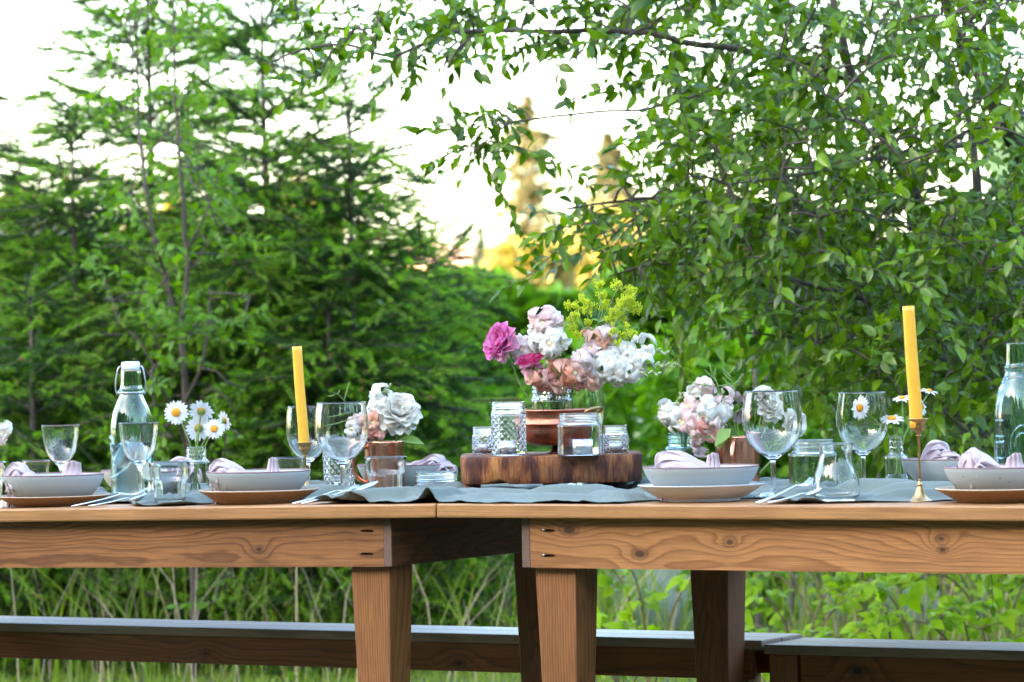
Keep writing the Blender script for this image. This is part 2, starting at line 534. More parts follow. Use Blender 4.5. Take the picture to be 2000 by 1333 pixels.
# ------------------------------------------------------------------ far houses
M_HW = m_plain('house_wall', (0.42, 0.40, 0.46), 0.8, var=0.06, scale=3)
M_HR = m_plain('house_roof', (0.10, 0.075, 0.09), 0.8, var=0.2, scale=2)
M_HR2 = m_plain('terracotta_roof', (0.55, 0.30, 0.20), 0.8, var=0.15, scale=2)
M_HW2 = m_plain('pale_wall', (0.60, 0.50, 0.42), 0.8, var=0.06, scale=3)
M_FRAME = m_plain('white_frame', (0.75, 0.75, 0.75), 0.6)
M_PANE = m_plain('window_pane', (0.08, 0.10, 0.13), 0.08)
def house(label, x0, x1, y0, dep, eave, ridge, mw, mr, wins):
    t = thing('house', label, 'house', ((x0 + x1) / 2, y0, 0))
    ox, oy = (x0 + x1) / 2, y0
    w = (x1 - x0) / 2
    b = MB(); b.box((-w, 0, 0), (w, dep, eave)); wall = b.build('wall', mw, t, False)
    b = MB(); e = 0.35
    zt = 0.12
    b.add([(-w - e, -e, eave - .05), (w + e, -e, eave - .05), (w + e, dep / 2, ridge), (-w - e, dep / 2, ridge), (w + e, dep + e, eave - .05), (-w - e, dep + e, eave - .05),
           (-w - e, -e, eave - .05 - zt), (w + e, -e, eave - .05 - zt), (w + e, dep / 2, ridge - zt), (-w - e, dep / 2, ridge - zt), (w + e, dep + e, eave - .05 - zt), (-w - e, dep + e, eave - .05 - zt)],
          [(0, 1, 2, 3), (3, 2, 4, 5), (7, 6, 9, 8), (8, 9, 11, 10), (0, 6, 7, 1), (5, 4, 10, 11), (0, 3, 9, 6), (3, 5, 11, 9), (1, 7, 8, 2), (2, 8, 10, 4)])
    b.build('roof', mr, t, False)
    b = MB(); b.add([(-w, 0.02, eave), (-w, dep - .02, eave), (-w, dep / 2, ridge - .2), (w, 0.02, eave), (w, dep - .02, eave), (w, dep / 2, ridge - .2)], [(0, 2, 1), (3, 4, 5)])
    b.build('gable', mw, t, False)
    for (wx, wz, ww, wh) in wins:
        f = MB()
        for (p, q) in (((-ww, -.06, -wh), (-ww + .09, 0.0, wh)), ((ww - .09, -.06, -wh), (ww, 0.0, wh)), ((-ww + .09, -.06, wh - .09), (ww - .09, 0.0, wh)), ((-ww + .09, -.06, -wh), (ww - .09, 0.0, -wh + .09)), ((-.03, -.05, -wh + .09), (.03, 0, wh - .09))):
            f.box(p, q)
        fo = f.build('window', M_FRAME, t, False, loc=(wx, -0.003, wz))
        g = MB(); g.box((-ww + .09, -.02, -wh + .09), (ww - .09, -.004, wh - .09)); g.build('pane', M_PANE, fo, False)
    return t
house('low grey house with a dark brown roof, far off behind the trees', -11.6, -6.32, 50, 8, 2.66, 3.05, M_HW, M_HR, [(1.9, 1.5, .45, .55), (-1.2, 1.5, .6, .55)])
house('far pale house with a wide peach roof beyond the spruces', -2.20, -1.30, 92, 6, 3.2, 3.75, M_HW2, M_HR2, [(-0.25, 2.0, .25, .4)])
house('far smaller peach roofed house between the spruce and the golden conifer', -1.12, -0.30, 96, 6, 3.05, 3.7, M_HW, M_HR2, [(0.1, 2.0, .25, .4)])

# ------------------------------------------------------------------ far trees
QUAD = (np.array([(-.5, 0, 0), (.5, 0, 0.05), (.35, .7, 0), (0, 1, -.08), (-.35, .7, 0.04)]), np.array([(0, 1, 2, 3, 4)]))
QUAD4 = (np.array([(-.42, 0, 0), (.42, 0, 0.05), (.3, .9, -.05), (-.3, .9, 0.04)]), np.array([(0, 1, 2, 3)]))
def conifer_arrays(H, W, n, leaf, gap=0.0, start=0.08, power=1.0):
    """drooping sprays on branches set round a trunk"""
    nb = n // 26
    t = RNG.uniform(0, 1, nb) ** 0.8
    z = H * (start + (1 - start) * t)
    lay = 0.60 + 0.40 * np.sin(t * 44 + RNG.uniform(0, 6))
    Lb = W * (1 - t) ** power * lay * RNG.uniform(0.28, 1.15, nb) + 0.03 * W
    az = RNG.uniform(0, 2 * np.pi, nb)
    if gap: Lb *= np.where(RNG.uniform(size=nb) < gap, 0.25, 1)
    k = 26
    s = np.sqrt(RNG.uniform(0.02, 1, (nb, k)))
    side = RNG.normal(size=(nb, k)) * 0.20 * Lb[:, None]
    dx, dy = np.cos(az)[:, None], np.sin(az)[:, None]
    x = dx * s * Lb[:, None] - dy * side
    y = dy * s * Lb[:, None] + dx * side
    zz = z[:, None] + 0.12 * Lb[:, None] * np.sin(s * 2.4) - 0.30 * Lb[:, None] * s ** 2 + RNG.normal(size=(nb, k)) * 0.05 * leaf * 4
    pos = np.stack([x, y, zz], 2).reshape(-1, 3)
    A = np.stack([np.broadcast_to(dx, s.shape), np.broadcast_to(dy, s.shape), -0.35 * np.ones_like(s)], 2).reshape(-1, 3) + RNG.normal(size=(nb * k, 3)) * 0.5
    N = np.array([[0, 0, 1.0]]) + RNG.normal(size=(nb * k, 3)) * 0.5
    return scatter(QUAD4, pos, frames(A, N), leaf * RNG.uniform(0.6, 1.4, nb * k))
def far_conifer(label, px, pyt, D, Wpx, n, mat, gap=0.0, power=1.0, group='conifers far beyond the table'):
    top = P(px, pyt, D)
    H = top.z
    t = thing('conifer_tree', label, 'tree', (top.x, top.y, 0), group=group)
    b = MB(); b.tube([(0, 0, -.1), (0.02, 0, H * .5), (0, 0, H * .97)], [H * .018, H * .011, .01], 8); b.build('trunk', M_BARK2, t)
    a = conifer_arrays(H, Wpx * D / F, int(n * 1.9), 0.015 * H, gap, power=power)
    mobj('crown', fast_mesh('crown', *a, mat), t)['kind'] = 'stuff'
far_conifer('tall thin golden lit conifer with a ragged crown, far behind the bouquet', 1028, 188, 95, 250, 5200, M_FARCON, 0.35, 0.75)
far_conifer('pointed golden lit conifer right of the ragged one, beyond the willow spray', 1188, 262, 100, 260, 7000, M_FARCON, 0.1, 0.85)
far_conifer('short dark green conifer before the golden trees', 1083, 430, 80, 42, 2600, M_DARKCON, 0.1, 0.7)
far_conifer('low blue green conifer beside the peach roofs', 938, 440, 90, 70, 2600, M_DARKCON, 0.1, 0.9)
def clump_crown(n, rx, ry, rz, leaf, hollow=0.55, lumps=9, tmpl=QUAD4, up=0.3):
    """uneven crown: leaves on several lumps of an ellipsoid"""
    c = rand_dirs(lumps, 0.2) * RNG.uniform(0.35, 0.75, (lumps, 1))
    r = RNG.uniform(0.30, 0.55, lumps)
    which = RNG.integers(0, lumps, n)
    d = rand_dirs(n, 0.15)
    rad = RNG.uniform(hollow, 1.05, n)[:, None]
    pos = (c[which] + d * r[which][:, None] * rad) * np.array([[rx, ry, rz]])
    A = d + RNG.normal(size=(n, 3)) * 0.7 + np.array([[0, 0, -0.2]])
    N = d * 0.6 + np.array([[0, 0, up + 0.5]]) + RNG.normal(size=(n, 3)) * 0.45
    return pos, frames(A, N), leaf * RNG.uniform(0.65, 1.35, n)
def far_tree(label, px, pyt, pyb, D, Wpx, n, mat, group='golden trees and bushes far behind'):
    s = D / F
    top, bot = P(px, pyt, D), P(px, pyb, D)
    t = thing('broadleaf_tree', label, 'tree', (top.x, top.y, 0), group=group)
    rz = (top.z - bot.z) / 2
    cz = (top.z + bot.z) / 2
    b = MB(); b.tube([(0, 0, -.1), (0.05, 0, cz * .6), (-0.03, 0, cz + rz * .5)], [.16, .12, .03], 7); b.build('trunk', M_BARK2, t)
    pos, rot, sz = clump_crown(n, Wpx * s, Wpx * s * .8, rz, 0.22)
    pos = pos + np.array([[0, 0, cz]])
    mobj('crown', fast_mesh('crown', *scatter(QUAD4, pos, rot, sz), mat), t)['kind'] = 'stuff'
far_tree('sunlit golden tree glowing directly behind the lime flower spray', 1230, 370, 660, 70, 145, 4200, M_SUNGOLD)
far_tree('sunlit golden bush left of the lime flower spray, far behind', 1035, 475, 640, 66, 75, 2600, M_SUNGOLD)
far_tree('broad sunlit golden tree low between the bouquet and the willow', 1130, 440, 660, 72, 130, 3600, M_SUNGOLD)
far_tree('sunlit golden green tree filling the gap behind the willow leaves', 1390, 400, 700, 75, 150, 3600, M_SUNGOLD)
far_tree('sunlit golden tree glimpsed between the two left spruce tops', 590, 325, 560, 78, 90, 2400, M_SUNGOLD)
far_tree('sunlit yellow green tree glimpsed behind the leafy sapling stems', 300, 385, 600, 74, 95, 2400, M_SUNGOLD)
far_tree('pale olive tree at the left edge above the grey house roof', 20, 385, 560, 58, 70, 2200, M_FARCON)
far_tree('olive tree low behind the bouquet, darker than its golden neighbours', 1130, 575, 760, 50, 190, 3200, M_SHRUB)
far_tree('olive green tree low behind the spruce tips', 880, 520, 760, 55, 130, 3000, M_SHRUB)

for (lab, px, top, D, w) in (('green tree closing the gap far left behind the spruces', 90, 520, 27, 190), ('green tree behind the sapling, beyond the spruces', 330, 480, 29, 170),
                             ('green tree behind the spruce with the bare leader', 600, 520, 26, 170), ('green tree just left of the peach roofs', 800, 545, 30, 140), ('green tree low beyond the bouquet', 1010, 600, 25, 160),
                             ('green tree beyond the right copper mug', 1330, 560, 27, 190), ('green tree hidden deep behind the willow', 1680, 480, 26, 260)):
    far_tree(lab, px, top, 780, D, w, 3200, M_SHRUB, 'green trees beyond the spruces')

# the wood on the sunny side, left of and behind the camera, that shades the table
Vw, Fw, nb = [], [], 0
side = [(-7.5, 22), (-9.5, 27), (-6.5, 30), (-11, 20), (6.2, 14), (7.5, 17.5), (6.0, 20), (8.5, 24), (7, 28), (10, 13), (5.6, 25)]
sh = Vector((SUN.x, SUN.y, 0)).normalized(); qh = Vector((-sh.y, sh.x, 0))
if qh.y > 0: qh = -qh
for i in range(14):
    q = -20.5 + i * 1.7
    p = sh * (11.0 + RNG.uniform(-1.2, 1.2)) + qh * q
    H = RNG.uniform(8.4, 10.0)
    v_, f_ = conifer_arrays(H, 2.6, 4600, 0.62, start=0.03, power=0.7)
    Vw.append(v_ + np.array([[p.x, p.y, 0]])); Fw.append(f_ + nb); nb += len(v_)
ring = []
for k in range(26):                       # behind the camera and to the right
    an = R(150 + k * 9.2)
    ring.append((0.5 + 15.5 * math.sin(an + R(0)) * -1 + RNG.uniform(-1, 1), 9 + 15.5 * math.cos(an) + RNG.uniform(-1, 1)))
ring = [(x, y) for (x, y) in ring if not (abs(x) < 4.5 and y > 0) and not (x < 0 and y > 4)]
for (x, y) in ring:
    v_, f_ = conifer_arrays(RNG.uniform(8, 9.5) * (0.58 if x > 4 else 0.80), 2.6, 3600, 0.66, start=0.03, power=0.7)
    Vw.append(v_ + np.array([[x, y, 0]])); Fw.append(f_ + nb); nb += len(v_)
for (x, y) in side:
    v_, f_ = conifer_arrays(RNG.uniform(3.5, 5.5), 1.5, 2400, 0.4, start=0.02, power=0.7)
    Vw.append(v_ + np.array([[x, y, 0]])); Fw.append(f_ + nb); nb += len(v_)
tag(mobj('woods', fast_mesh('woods', np.concatenate(Vw), np.concatenate(Fw), M_DARKCON)), 'dark conifers standing all round the clearing', 'wood', kind='stuff')

# ------------------------------------------------------------------ young spruces
def spruce_branch(L, seed):
    rg = np.random.default_rng(seed)
    def axis(s):
        s = np.asarray(s)
        return np.stack([s * L, 0 * s, L * (0.10 * np.sin(s * 2.2) - 0.06 * s + 0.10 * s ** 3)], -1)
    shoots = [(axis(np.linspace(0, 1, 9)), 0)]
    n = max(3, int(L / 0.072))
    for i in range(n):
        s = 0.10 + 0.84 * (i + 0.5) / n
        for sg in (-1, 1):
            if rg.uniform() < 0.12: continue
            ln = min(0.30, (0.13 + 0.40 * L * (1 - s)) * rg.uniform(0.65, 1.2))
            a = R(rg.uniform(42, 62))
            base = axis(s + rg.uniform(-.01, .01))
            dr = np.array([math.cos(a), sg * math.sin(a), rg.choice([rg.uniform(-1.0, -0.3), rg.uniform(-0.3, 0.35)])])
            dr = dr / np.linalg.norm(dr)
            tt = np.linspace(0, 1, 5)[:, None]
            pts = base + dr * ln * tt + np.array([ln * 0.12, 0, -0.05 * ln]) * tt ** 2
            shoots.append((pts, 1))
            if ln > 0.19:
                for sg2 in (-1, 1):
                    b2 = pts[2] + (pts[3] - pts[2]) * rg.uniform(0, .8)
                    d2 = dr + np.array([0.25, 0.75 * sg2 * 1.0, rg.uniform(-.1, .1)])
                    d2 /= np.linalg.norm(d2)
                    shoots.append((b2 + d2 * ln * 0.45 * np.linspace(0, 1, 3)[:, None], 1))
    mb = MB()
    NV, NF, NM, c = [], [], [], 0
    for pts, kind in shoots:
        seg = np.linalg.norm(np.diff(pts, axis=0), axis=1)
        ln = seg.sum()
        mb.tube([Vector(p) for p in pts], [0.0045 * (1 if kind else 1.3 * L + .5)] * len(pts), 4, 0, False) if kind == 0 else mb.tube([Vector(p) for p in pts[::2]], 0.0022, 3, 0, False)
        m = int(ln / 0.0011)
        u = np.sort(rg.uniform(0.02, 1, m))
        cs = np.concatenate([[0], np.cumsum(seg)]) / ln
        pos = np.stack([np.interp(u, cs, pts[:, k]) for k in range(3)], 1)
        tan = (pts[-1] - pts[0]); tan = tan / np.linalg.norm(tan)
        rd = rg.normal(size=(m, 3)); rd[:, 2] += 0.25
        rd -= (rd @ tan)[:, None] * tan
        rd /= np.linalg.norm(rd, axis=1, keepdims=True)
        fw = 0.75 + 0.8 * u[:, None] ** 3
        nd = rd * 0.9 + tan * fw
        nd /= np.linalg.norm(nd, axis=1, keepdims=True)
        nl = rg.uniform(0.014, 0.020, m)[:, None]
        w = np.cross(nd, rg.normal(size=(m, 3))); w /= np.linalg.norm(w, axis=1, keepdims=True)
        w *= 0.00125
        q = np.stack([pos - w, pos + w, pos + nd * nl + w * .4, pos + nd * nl - w * .4], 1).reshape(-1, 3)
        NV.append(q); NF.append(np.arange(4 * m).reshape(-1, 4) + c); c += 4 * m
        young = (u > (0.08 if rg.uniform() < 0.5 else 0.6)) if kind else (u > 0.7)
        NM.append(np.where(young & (rg.uniform() < 0.75), 1, 0))
    nv = np.concatenate(NV); nf = np.concatenate(NF); nm = np.concatenate(NM)
    off = len(nv)
    for pts, kind in shoots[::3]:
        if rg.uniform() < 0.35: mb.ball(pts[-1], 0.006, 5, 3, mi=1)
    me = bpy.data.meshes.new('branch')
    fl = nf.tolist() + [tuple(i + off for i in f) for f in mb.f]
    me.from_pydata(np.concatenate([nv, np.array(mb.v)]).tolist(), [], fl)
    for mm in (M_NEEDLE, M_NEEDLE2, M_BARK, M_BUD): me.materials.append(mm)
    me.polygons.foreach_set('material_index', nm.tolist() + [2 + k for k in mb.m])
    me.update()
    return me
BR = {L: [spruce_branch(L, int(L * 1000) + k) for k in range(2)] for L in (0.18, 0.34, 0.52, 0.72, 0.95)}
BRL = sorted(BR)
def spruce(label, px, pyt, D, half, dens=1.0, seed=0, lowest=0.12, sway=0.0):
    rg = random.Random(seed)
    top = P(px, pyt, D)
    H = top.z
    t = thing('spruce_tree', label, 'tree', (top.x, top.y, 0), group='young spruces behind the table')
    b = MB()
    b.tube([(sway * (1 - k / 6) ** 2, 0, H * k / 6 - (0.05 if k == 0 else 0)) for k in range(7)], [0.03 * (1 - k / 6) * 0.7 + 0.004 for k in range(7)], 7)
    tr = b.build('trunk', M_BARK, t)
    z, spacing = H - 0.10, 0.135
    i = 0
    while z > lowest:
        f = (H - z) / H
        Lw = half * min(1.0, 0.12 + 1.35 * f ** 1.0) * (1 if z > 0.5 else 0.9)
        nb = rg.randint(5, 7) if f < 0.3 else rg.randint(6, 8)
        nb = max(3, int(nb * dens))
        a0 = rg.uniform(0, 6.28)
        for k in range(nb):
            L = Lw * rg.uniform(0.72, 1.12)
            key = min(BRL, key=lambda q: abs(math.log(q / max(L, .05))))
            o = mobj('branch', BR[key][rg.randint(0, 1)], t)
            el = R(42 - 62 * min(1, f * 1.5) + rg.uniform(-9, 9))
            az = a0 + 2 * math.pi * k / nb + rg.uniform(-.3, .3)
            o.location = (sway * (1 - z / H) ** 2, 0, z + rg.uniform(-.03, .03))
            o.rotation_euler = (rg.uniform(-.25, .25), -el, az)
            o.scale = [L / key] * 3
        z -= spacing * (0.9 + 0.35 * rg.random()) * (0.75 if i % 2 else 1) * (1.1 if f < 0.3 else 1)
        i += 1
    o = mobj('branch', BR[0.18][0], t); o.location = (0, 0, H - 0.14); o.rotation_euler = (0, -R(88), 0)
spruce('tall spruce left of the middle of the spruce group, its leader above the picture top', 508, -90, 13.2, 0.78, 1.0, 3, sway=0.04)
spruce('tallest spruce at the left, standing behind the leafy sapling', 285, -190, 14.0, 0.86, 1.0, 5)
spruce('spruce with a bare pointed leader right of its taller neighbours', 682, 178, 12.9, 0.66, 1.1, 8, sway=-0.02)
spruce('short spruce at the far left edge with a small upright leader', 140, 225, 13.4, 0.66, 1.0, 13)
spruce('low broad spruce whose tips reach right towards the bouquet', 850, 468, 14.3, 0.62, 1.0, 21)
spruce('spruce partly cut by the left picture edge', -95, 150, 13.6, 0.70, 1.0, 29)

spruce('small spruce low at the far left, before the taller ones', 60, 560, 12.8, 0.55, 1.1, 35)
spruce('small spruce low behind the left daisies', 430, 520, 13.0, 0.52, 1.1, 41)
spruce('small spruce low behind the white flowers of the left mug', 640, 560, 12.7, 0.52, 1.1, 47)
# ------------------------------------------------------------------ branching broadleaf trees
LEAF = leaf_template(4, 0.30, 0.22, 0.8, 0.48)
LEAF2 = leaf_template(3, 0.30, 0.20, 0.75, 0.60)
def broadleaf(root, limbs, anchors, leafsize, mat, bark, tmpl, per, twig, droop, out, n_obj=300, thick=0.0034, spread=0.9, scale_of=lambda p: 1.0):
    """limbs: polylines with radii; anchors: points in the crown where a leafy twig starts"""
    org = root.location
    nodes = []
    for i, (pts, rad) in enumerate(limbs):
        sp = spline(pts, 5)
        rr = np.interp(np.linspace(0, 1, len(sp)), np.linspace(0, 1, len(rad)), rad)
        b = MB(org)
        wob = [p + Vector((noise.noise(p * 9), noise.noise(p * 9 + Vector((7, 0, 0))), noise.noise(p * 9 + Vector((0, 9, 0))))) * min(0.012, rr[k]) for k, p in enumerate(sp)]
        b.tube(wob, rr.tolist(), 9 if i == 0 else 7)
        b.build('trunk' if i == 0 else 'limb', bark, root)
        nodes += [tuple(p) for p in sp[len(sp) // 6:]]
    nodes = np.array(nodes)
    anchors = np.array(anchors)
    d0 = np.array([np.min(np.linalg.norm(nodes - a, axis=1)) for a in anchors])
    tw = MB(org)
    lp, la, ln = [], [], []
    for a in anchors[np.argsort(d0)]:
        dd = np.linalg.norm(nodes - a, axis=1)
        j = int(np.argmin(dd))
        q, p = Vector(nodes[j]), Vector(a)
        dist = (p - q).length
        mid = (p + q) / 2 + Vector(RNG.normal(size=3)) * 0.05 * dist + Vector((0, 0, 0.08 * dist))
        path = spline([q, mid, p], 3)
        tw.tube(path, np.linspace(thick * (1.0 + min(1.0, dist * 2)), thick * 0.55, len(path)).tolist(), 4, 0, False)
        if dist > 0.08: nodes = np.vstack([nodes, [tuple(x) for x in path[1:]]])
        dr = (p - q).normalized() * 0.55 + Vector(out) + Vector(RNG.normal(size=3)) * 0.7
        dr.normalize()
        L = twig * RNG.uniform(0.6, 1.25) * scale_of(p)
        drp = droop * (0.5 if scale_of(p) < 1 else 1)
        pts = [p + dr * L * t + Vector((0, 0, -drp * L * t * t)) for t in np.linspace(0, 1, 6)]
        tw.tube(pts, np.linspace(thick * 0.55, thick * 0.30, 6).tolist(), 3, 0, False)
        m = max(3, int(per * RNG.uniform(0.7, 1.3) * scale_of(p)))
        side = Vector(RNG.normal(size=3)).cross(dr).normalized()
        for k in range(m):
            t = (k + 0.6) / m
            x = t * 5; i0 = min(4, int(x))
            pos = pts[i0].lerp(pts[i0 + 1], x - i0)
            tg = (pts[i0 + 1] - pts[i0]).normalized()
            s = side if k % 2 else -side
            s = (s + Vector(RNG.normal(size=3)) * 0.45).normalized()
            ad = (tg * 0.65 + s * spread + Vector((0, 0, -0.3 * droop)) + Vector(RNG.normal(size=3)) * 0.25).normalized()
            if k == m - 1: ad = tg
            lp.append(pos); la.append(ad); ln.append(Vector((0, 0, 1)) + Vector(RNG.normal(size=3)) * 0.55 + Vector((0, -0.35, 0)))
    tg = tw.build('twigs', bark, root); tg['kind'] = 'stuff'
    lp, la, ln = np.array(lp), np.array(la), np.array(ln)
    size = RNG.uniform(*leafsize, len(lp)) * RNG.uniform(0.75, 1.0, len(lp))
    rot = frames(la, ln)
    # the leaves that show largest are objects of their own
    pr = np.array([proj(p) for p in lp])
    inside = (pr[:, 0] > 0) & (pr[:, 0] < 2000) & (pr[:, 1] > 0) & (pr[:, 1] < 1330)
    score = np.where(inside, size / lp[:, 1] * (0.3 + np.abs(rot[:, 1, 2])), 0)
    big = np.argsort(-score)[:n_obj]
    rest = np.setdiff1d(np.arange(len(lp)), big)
    o = np.array(org)
    f = mobj('foliage', fast_mesh('foliage', *scatter(tmpl, lp[rest] - o, rot[rest], size[rest]), mat), root)
    f['kind'] = 'stuff'
    lm = [fast_mesh('leaf', *leaf_variant(tmpl, k), mat) for k in range(4)]
    for k, i in enumerate(big):
        m = Matrix(rot[i].tolist()).to_4x4()
        lo = mobj('leaf', lm[k % 4], root)
        lo.matrix_local = Matrix.Translation(lp[i] - o) @ m @ Matrix.Scale(size[i], 4)
    return len(lp)
def leaf_variant(tmpl, k):
    v = tmpl[0].copy()
    v[:, 2] -= (0.10 + 0.12 * k) * v[:, 1] ** 2 * (1 if k % 2 else -0.4)
    v[:, 0] += 0.05 * (k - 1.5) * v[:, 1] ** 2
    return v, tmpl[1]

# willow-like tree at the right
def PL(lst): return [P(x, y, d) for (x, y, d) in lst]
g0 = P(2240, 1385, 11.2)
wt = thing('willow_tree', 'broad leafy tree with long oval leaves arching over the right of the table', 'tree', (g0.x, g0.y, 0))
limbs = [
    (PL([(2250, 1400, 11.2), (2100, 1000, 11.2), (1945, 715, 11.1), (1892, 610, 11.0), (1859, 539, 11.0), (1817, 456, 10.9), (1775, 360, 10.8), (1700, 220, 10.7), (1640, 60, 10.6), (1600, -150, 10.6)]), [.050, .040, .034, .028, .024, .02, .016, .012, .006]),
    (PL([(1945, 715, 11.1), (1932, 560, 11.2), (1915, 430, 11.2), (1905, 330, 11.2), (1880, 200, 11.3), (1790, 0, 11.4), (1760, -160, 11.4)]), [.022, .018, .014, .008, .004]),
    (PL([(2100, 1000, 11.2), (2090, 640, 11.3), (2015, 350, 11.2), (1967, 262, 11.1), (1937, 195, 11.0), (1900, 124, 11.0), (1862, 49, 10.9), (1840, -60, 10.8), (1810, -250, 10.8)]), [.034, .03, .026, .024, .02, .016, .010]),
    (PL([(1775, 360, 10.8), (1700, 200, 10.6), (1607, 131, 10.4), (1487, 105, 10.3), (1300, 75, 10.2), (1200, 62, 10.2), (1050, 62, 10.2), (900, 62, 10.2), (830, 85, 10.2), (760, 108, 10.2), (680, 88, 10.2), (600, 95, 10.2), (530, 120, 10.2)]), [.014, .0115, .010, .0085, .007, .006, .005, .004, .0025]),
    (PL([(1487, 106, 10.3), (1420, 160, 10.15), (1350, 190, 10.1), (1250, 215, 10.0), (1150, 220, 10.0), (1050, 232, 10.0), (1000, 240, 10.0), (965, 262, 10.0), (920, 300, 10.0), (880, 345, 10.0)]), [.006, .0042, .0034, .003, .0022, .0015]),
    (PL([(1967, 262, 11.1), (1850, 288, 10.6), (1700, 312, 10.2), (1560, 342, 9.9), (1420, 360, 9.8)]), [.013, .010, .007, .004, .002]),
    (PL([(1859, 539, 11.0), (1700, 510, 10.6), (1500, 430, 10.2), (1300, 388, 10.0), (1200, 395, 9.9), (1105, 408, 9.9)]), [.014, .010, .007, .005, .0035, .002]),
    (PL([(1892, 610, 11.0), (1750, 600, 10.6), (1600, 560, 10.3), (1450, 530, 10.1), (1300, 515, 10.0), (1190, 540, 10.0)]), [.014, .010, .007, .005, .0035, .002]),
    (PL([(1945, 715, 11.1), (1830, 700, 10.7), (1700, 690, 10.4), (1560, 660, 10.2), (1450, 650, 10.1)]), [.012, .009, .006, .004, .002]),
    (PL([(2065, 930, 11.2), (1940, 860, 10.9), (1815, 773, 10.5), (1740, 740, 10.3)]), [.010, .007, .005, .002]),
    (PL([(1640, 60, 10.6), (1450, -30, 10.5), (1250, -70, 10.5), (1000, -50, 10.4), (800, -40, 10.4), (640, -60, 10.4)]), [.010, .008, .006, .005, .004, .002]),
    (PL([(2015, 350, 11.2), (2150, 200, 11.4), (2280, 20, 11.6), (2330, -200, 11.7)]), [.024, .018, .012, .005]),
    (PL([(2090, 640, 11.3), (2200, 500, 11.2), (2360, 420, 11.1)]), [.018, .012, .005]),
]
TOPX = [480, 520, 560, 620, 690, 750, 800, 850, 900, 950, 1020, 1100, 1160, 1230, 1300, 1340]
TOPY = [120, 205, 235, 225, 150, 175, 215, 235, 165, 120, 135, 175, 130, 150, 205, 260]
anchors = []
def fill(n, x0, y0, x1, y1, ok, d0=9.6, d1=11.6):
    k = 0
    for _ in range(n * 20):
        if k >= n: break
        x, y = RNG.uniform(x0, x1), RNG.uniform(y0, y1)
        if ok(x, y):
            anchors.append(tuple(P(x, y, RNG.uniform(d0, d1)))); k += 1
fill(165, 540, -140, 1340, 240, lambda x, y: y < np.interp(x - 25, TOPX, TOPY) - 58 and (x > 560 or y > -10 or RNG.uniform() < .3) and RNG.uniform() < (0.55 if y < 20 and x < 1000 else 1), 9.9, 10.7)
LOWX = [1340, 1450, 1560, 1680, 1800, 1900, 2000, 2300]
LOWY = [600, 640, 690, 770, 850, 930, 960, 1000]
def dens_gap(x, y): return noise.noise(Vector((x / 120, y / 120, 3.3))) > -0.30
fill(440, 1340, -160, 2050, 470, lambda x, y: dens_gap(x, y) and (y > 60 or RNG.uniform() < .75) and not (1880 < x < 2010 and 130 < y < 330 and RNG.uniform() < 0.75))
fill(470, 1340, 380, 2050, 980, lambda x, y: y < np.interp(x, LOWX, LOWY) - 30)
WX, WU, WL = [1110, 1180, 1250, 1340], [385, 385, 345, 290], [420, 520, 590, 620]
fill(34, 1120, 280, 1345, 620, lambda x, y: np.interp(x, WX, WU) < y < np.interp(x, WX, WL), 9.7, 10.5)
fill(14, 900, 205, 1010, 330, lambda x, y: abs((y - 240) - (990 - x) * 0.85) < 32, 9.95, 10.1)
fill(150, 2050, -160, 2380, 1000, lambda x, y: True, 10.2, 12)
broadleaf(wt, limbs, anchors, (0.032, 0.060), M_WILLOW, M_BARK, LEAF, 19, 0.25, 0.22, (-0.5, -0.1, -0.10), scale_of=lambda p: 0.62 if p.x < 0.42 and p.z > 1.6 else 1.0)

# leafy sapling before the spruces
D0 = 12.3
g0 = P(372, 1315, D0)
st = thing('sapling', 'slender leafy sapling with two grey stems in front of the spruces', 'tree', (g0.x, g0.y, 0))
limbs = [
    (PL([(380, 1325, D0), (372, 1000, D0), (365, 785, D0), (355, 690, D0), (352, 637, D0), (362, 574, D0), (364, 495, D0), (352, 326, D0), (345, 225, D0), (341, 105, D0), (338, -40, D0), (330, -120, D0)]), [.011, .010, .0085, .0072, .006, .0048, .0025]),
    (PL([(352, 637, D0), (336, 592, D0), (322, 532, D0), (307, 488, D0 - .1), (292, 416, D0 - .1), (277, 289, D0 - .1), (262, 217, D0), (258, 110, D0), (250, -30, D0), (246, -110, D0)]), [.0058, .0058, .005, .004, .003, .002]),
    (PL([(292, 416, D0 - .1), (272, 250, D0 + .1), (268, 110, D0 + .1), (262, -10, D0 + .1), (256, -90, D0 + .1)]), [.006, .005, .0035, .002]),
    (PL([(365, 785, D0), (392, 720, D0 - .1), (405, 650, D0 - .1), (412, 560, D0 - .1)]), [.007, .005, .004, .002]),
    (PL([(372, 900, D0), (340, 800, D0 - .1), (300, 740, D0 - .2), (260, 700, D0 - .2)]), [.006, .005, .003, .002]),
    (PL([(364, 495, D0), (400, 420, D0 - .1), (430, 330, D0 - .1), (445, 260, D0 - .1)]), [.004, .003, .002, .0015]),
]
anchors = []
fill(25, 190, -110, 300, 330, lambda x, y: abs(x - 262) < 50, D0 - .35, D0 + .3)
fill(25, 300, -110, 420, 330, lambda x, y: abs(x - 345) < 55, D0 - .35, D0 + .3)
fill(46, 190, 330, 460, 640, lambda x, y: RNG.uniform() < .8, D0 - .5, D0 + .4)
fill(44, 280, 560, 500, 860, lambda x, y: True, D0 - .5, D0 + .4)
fill(30, 220, 840, 520, 1180, lambda x, y: True, D0 - .4, D0 + .4)
broadleaf(st, limbs, anchors, (0.028, 0.048), M_SAPL, M_BARK, LEAF2, 12, 0.13, 0.15, (0, -0.15, 0.35), n_obj=150, thick=0.0028)

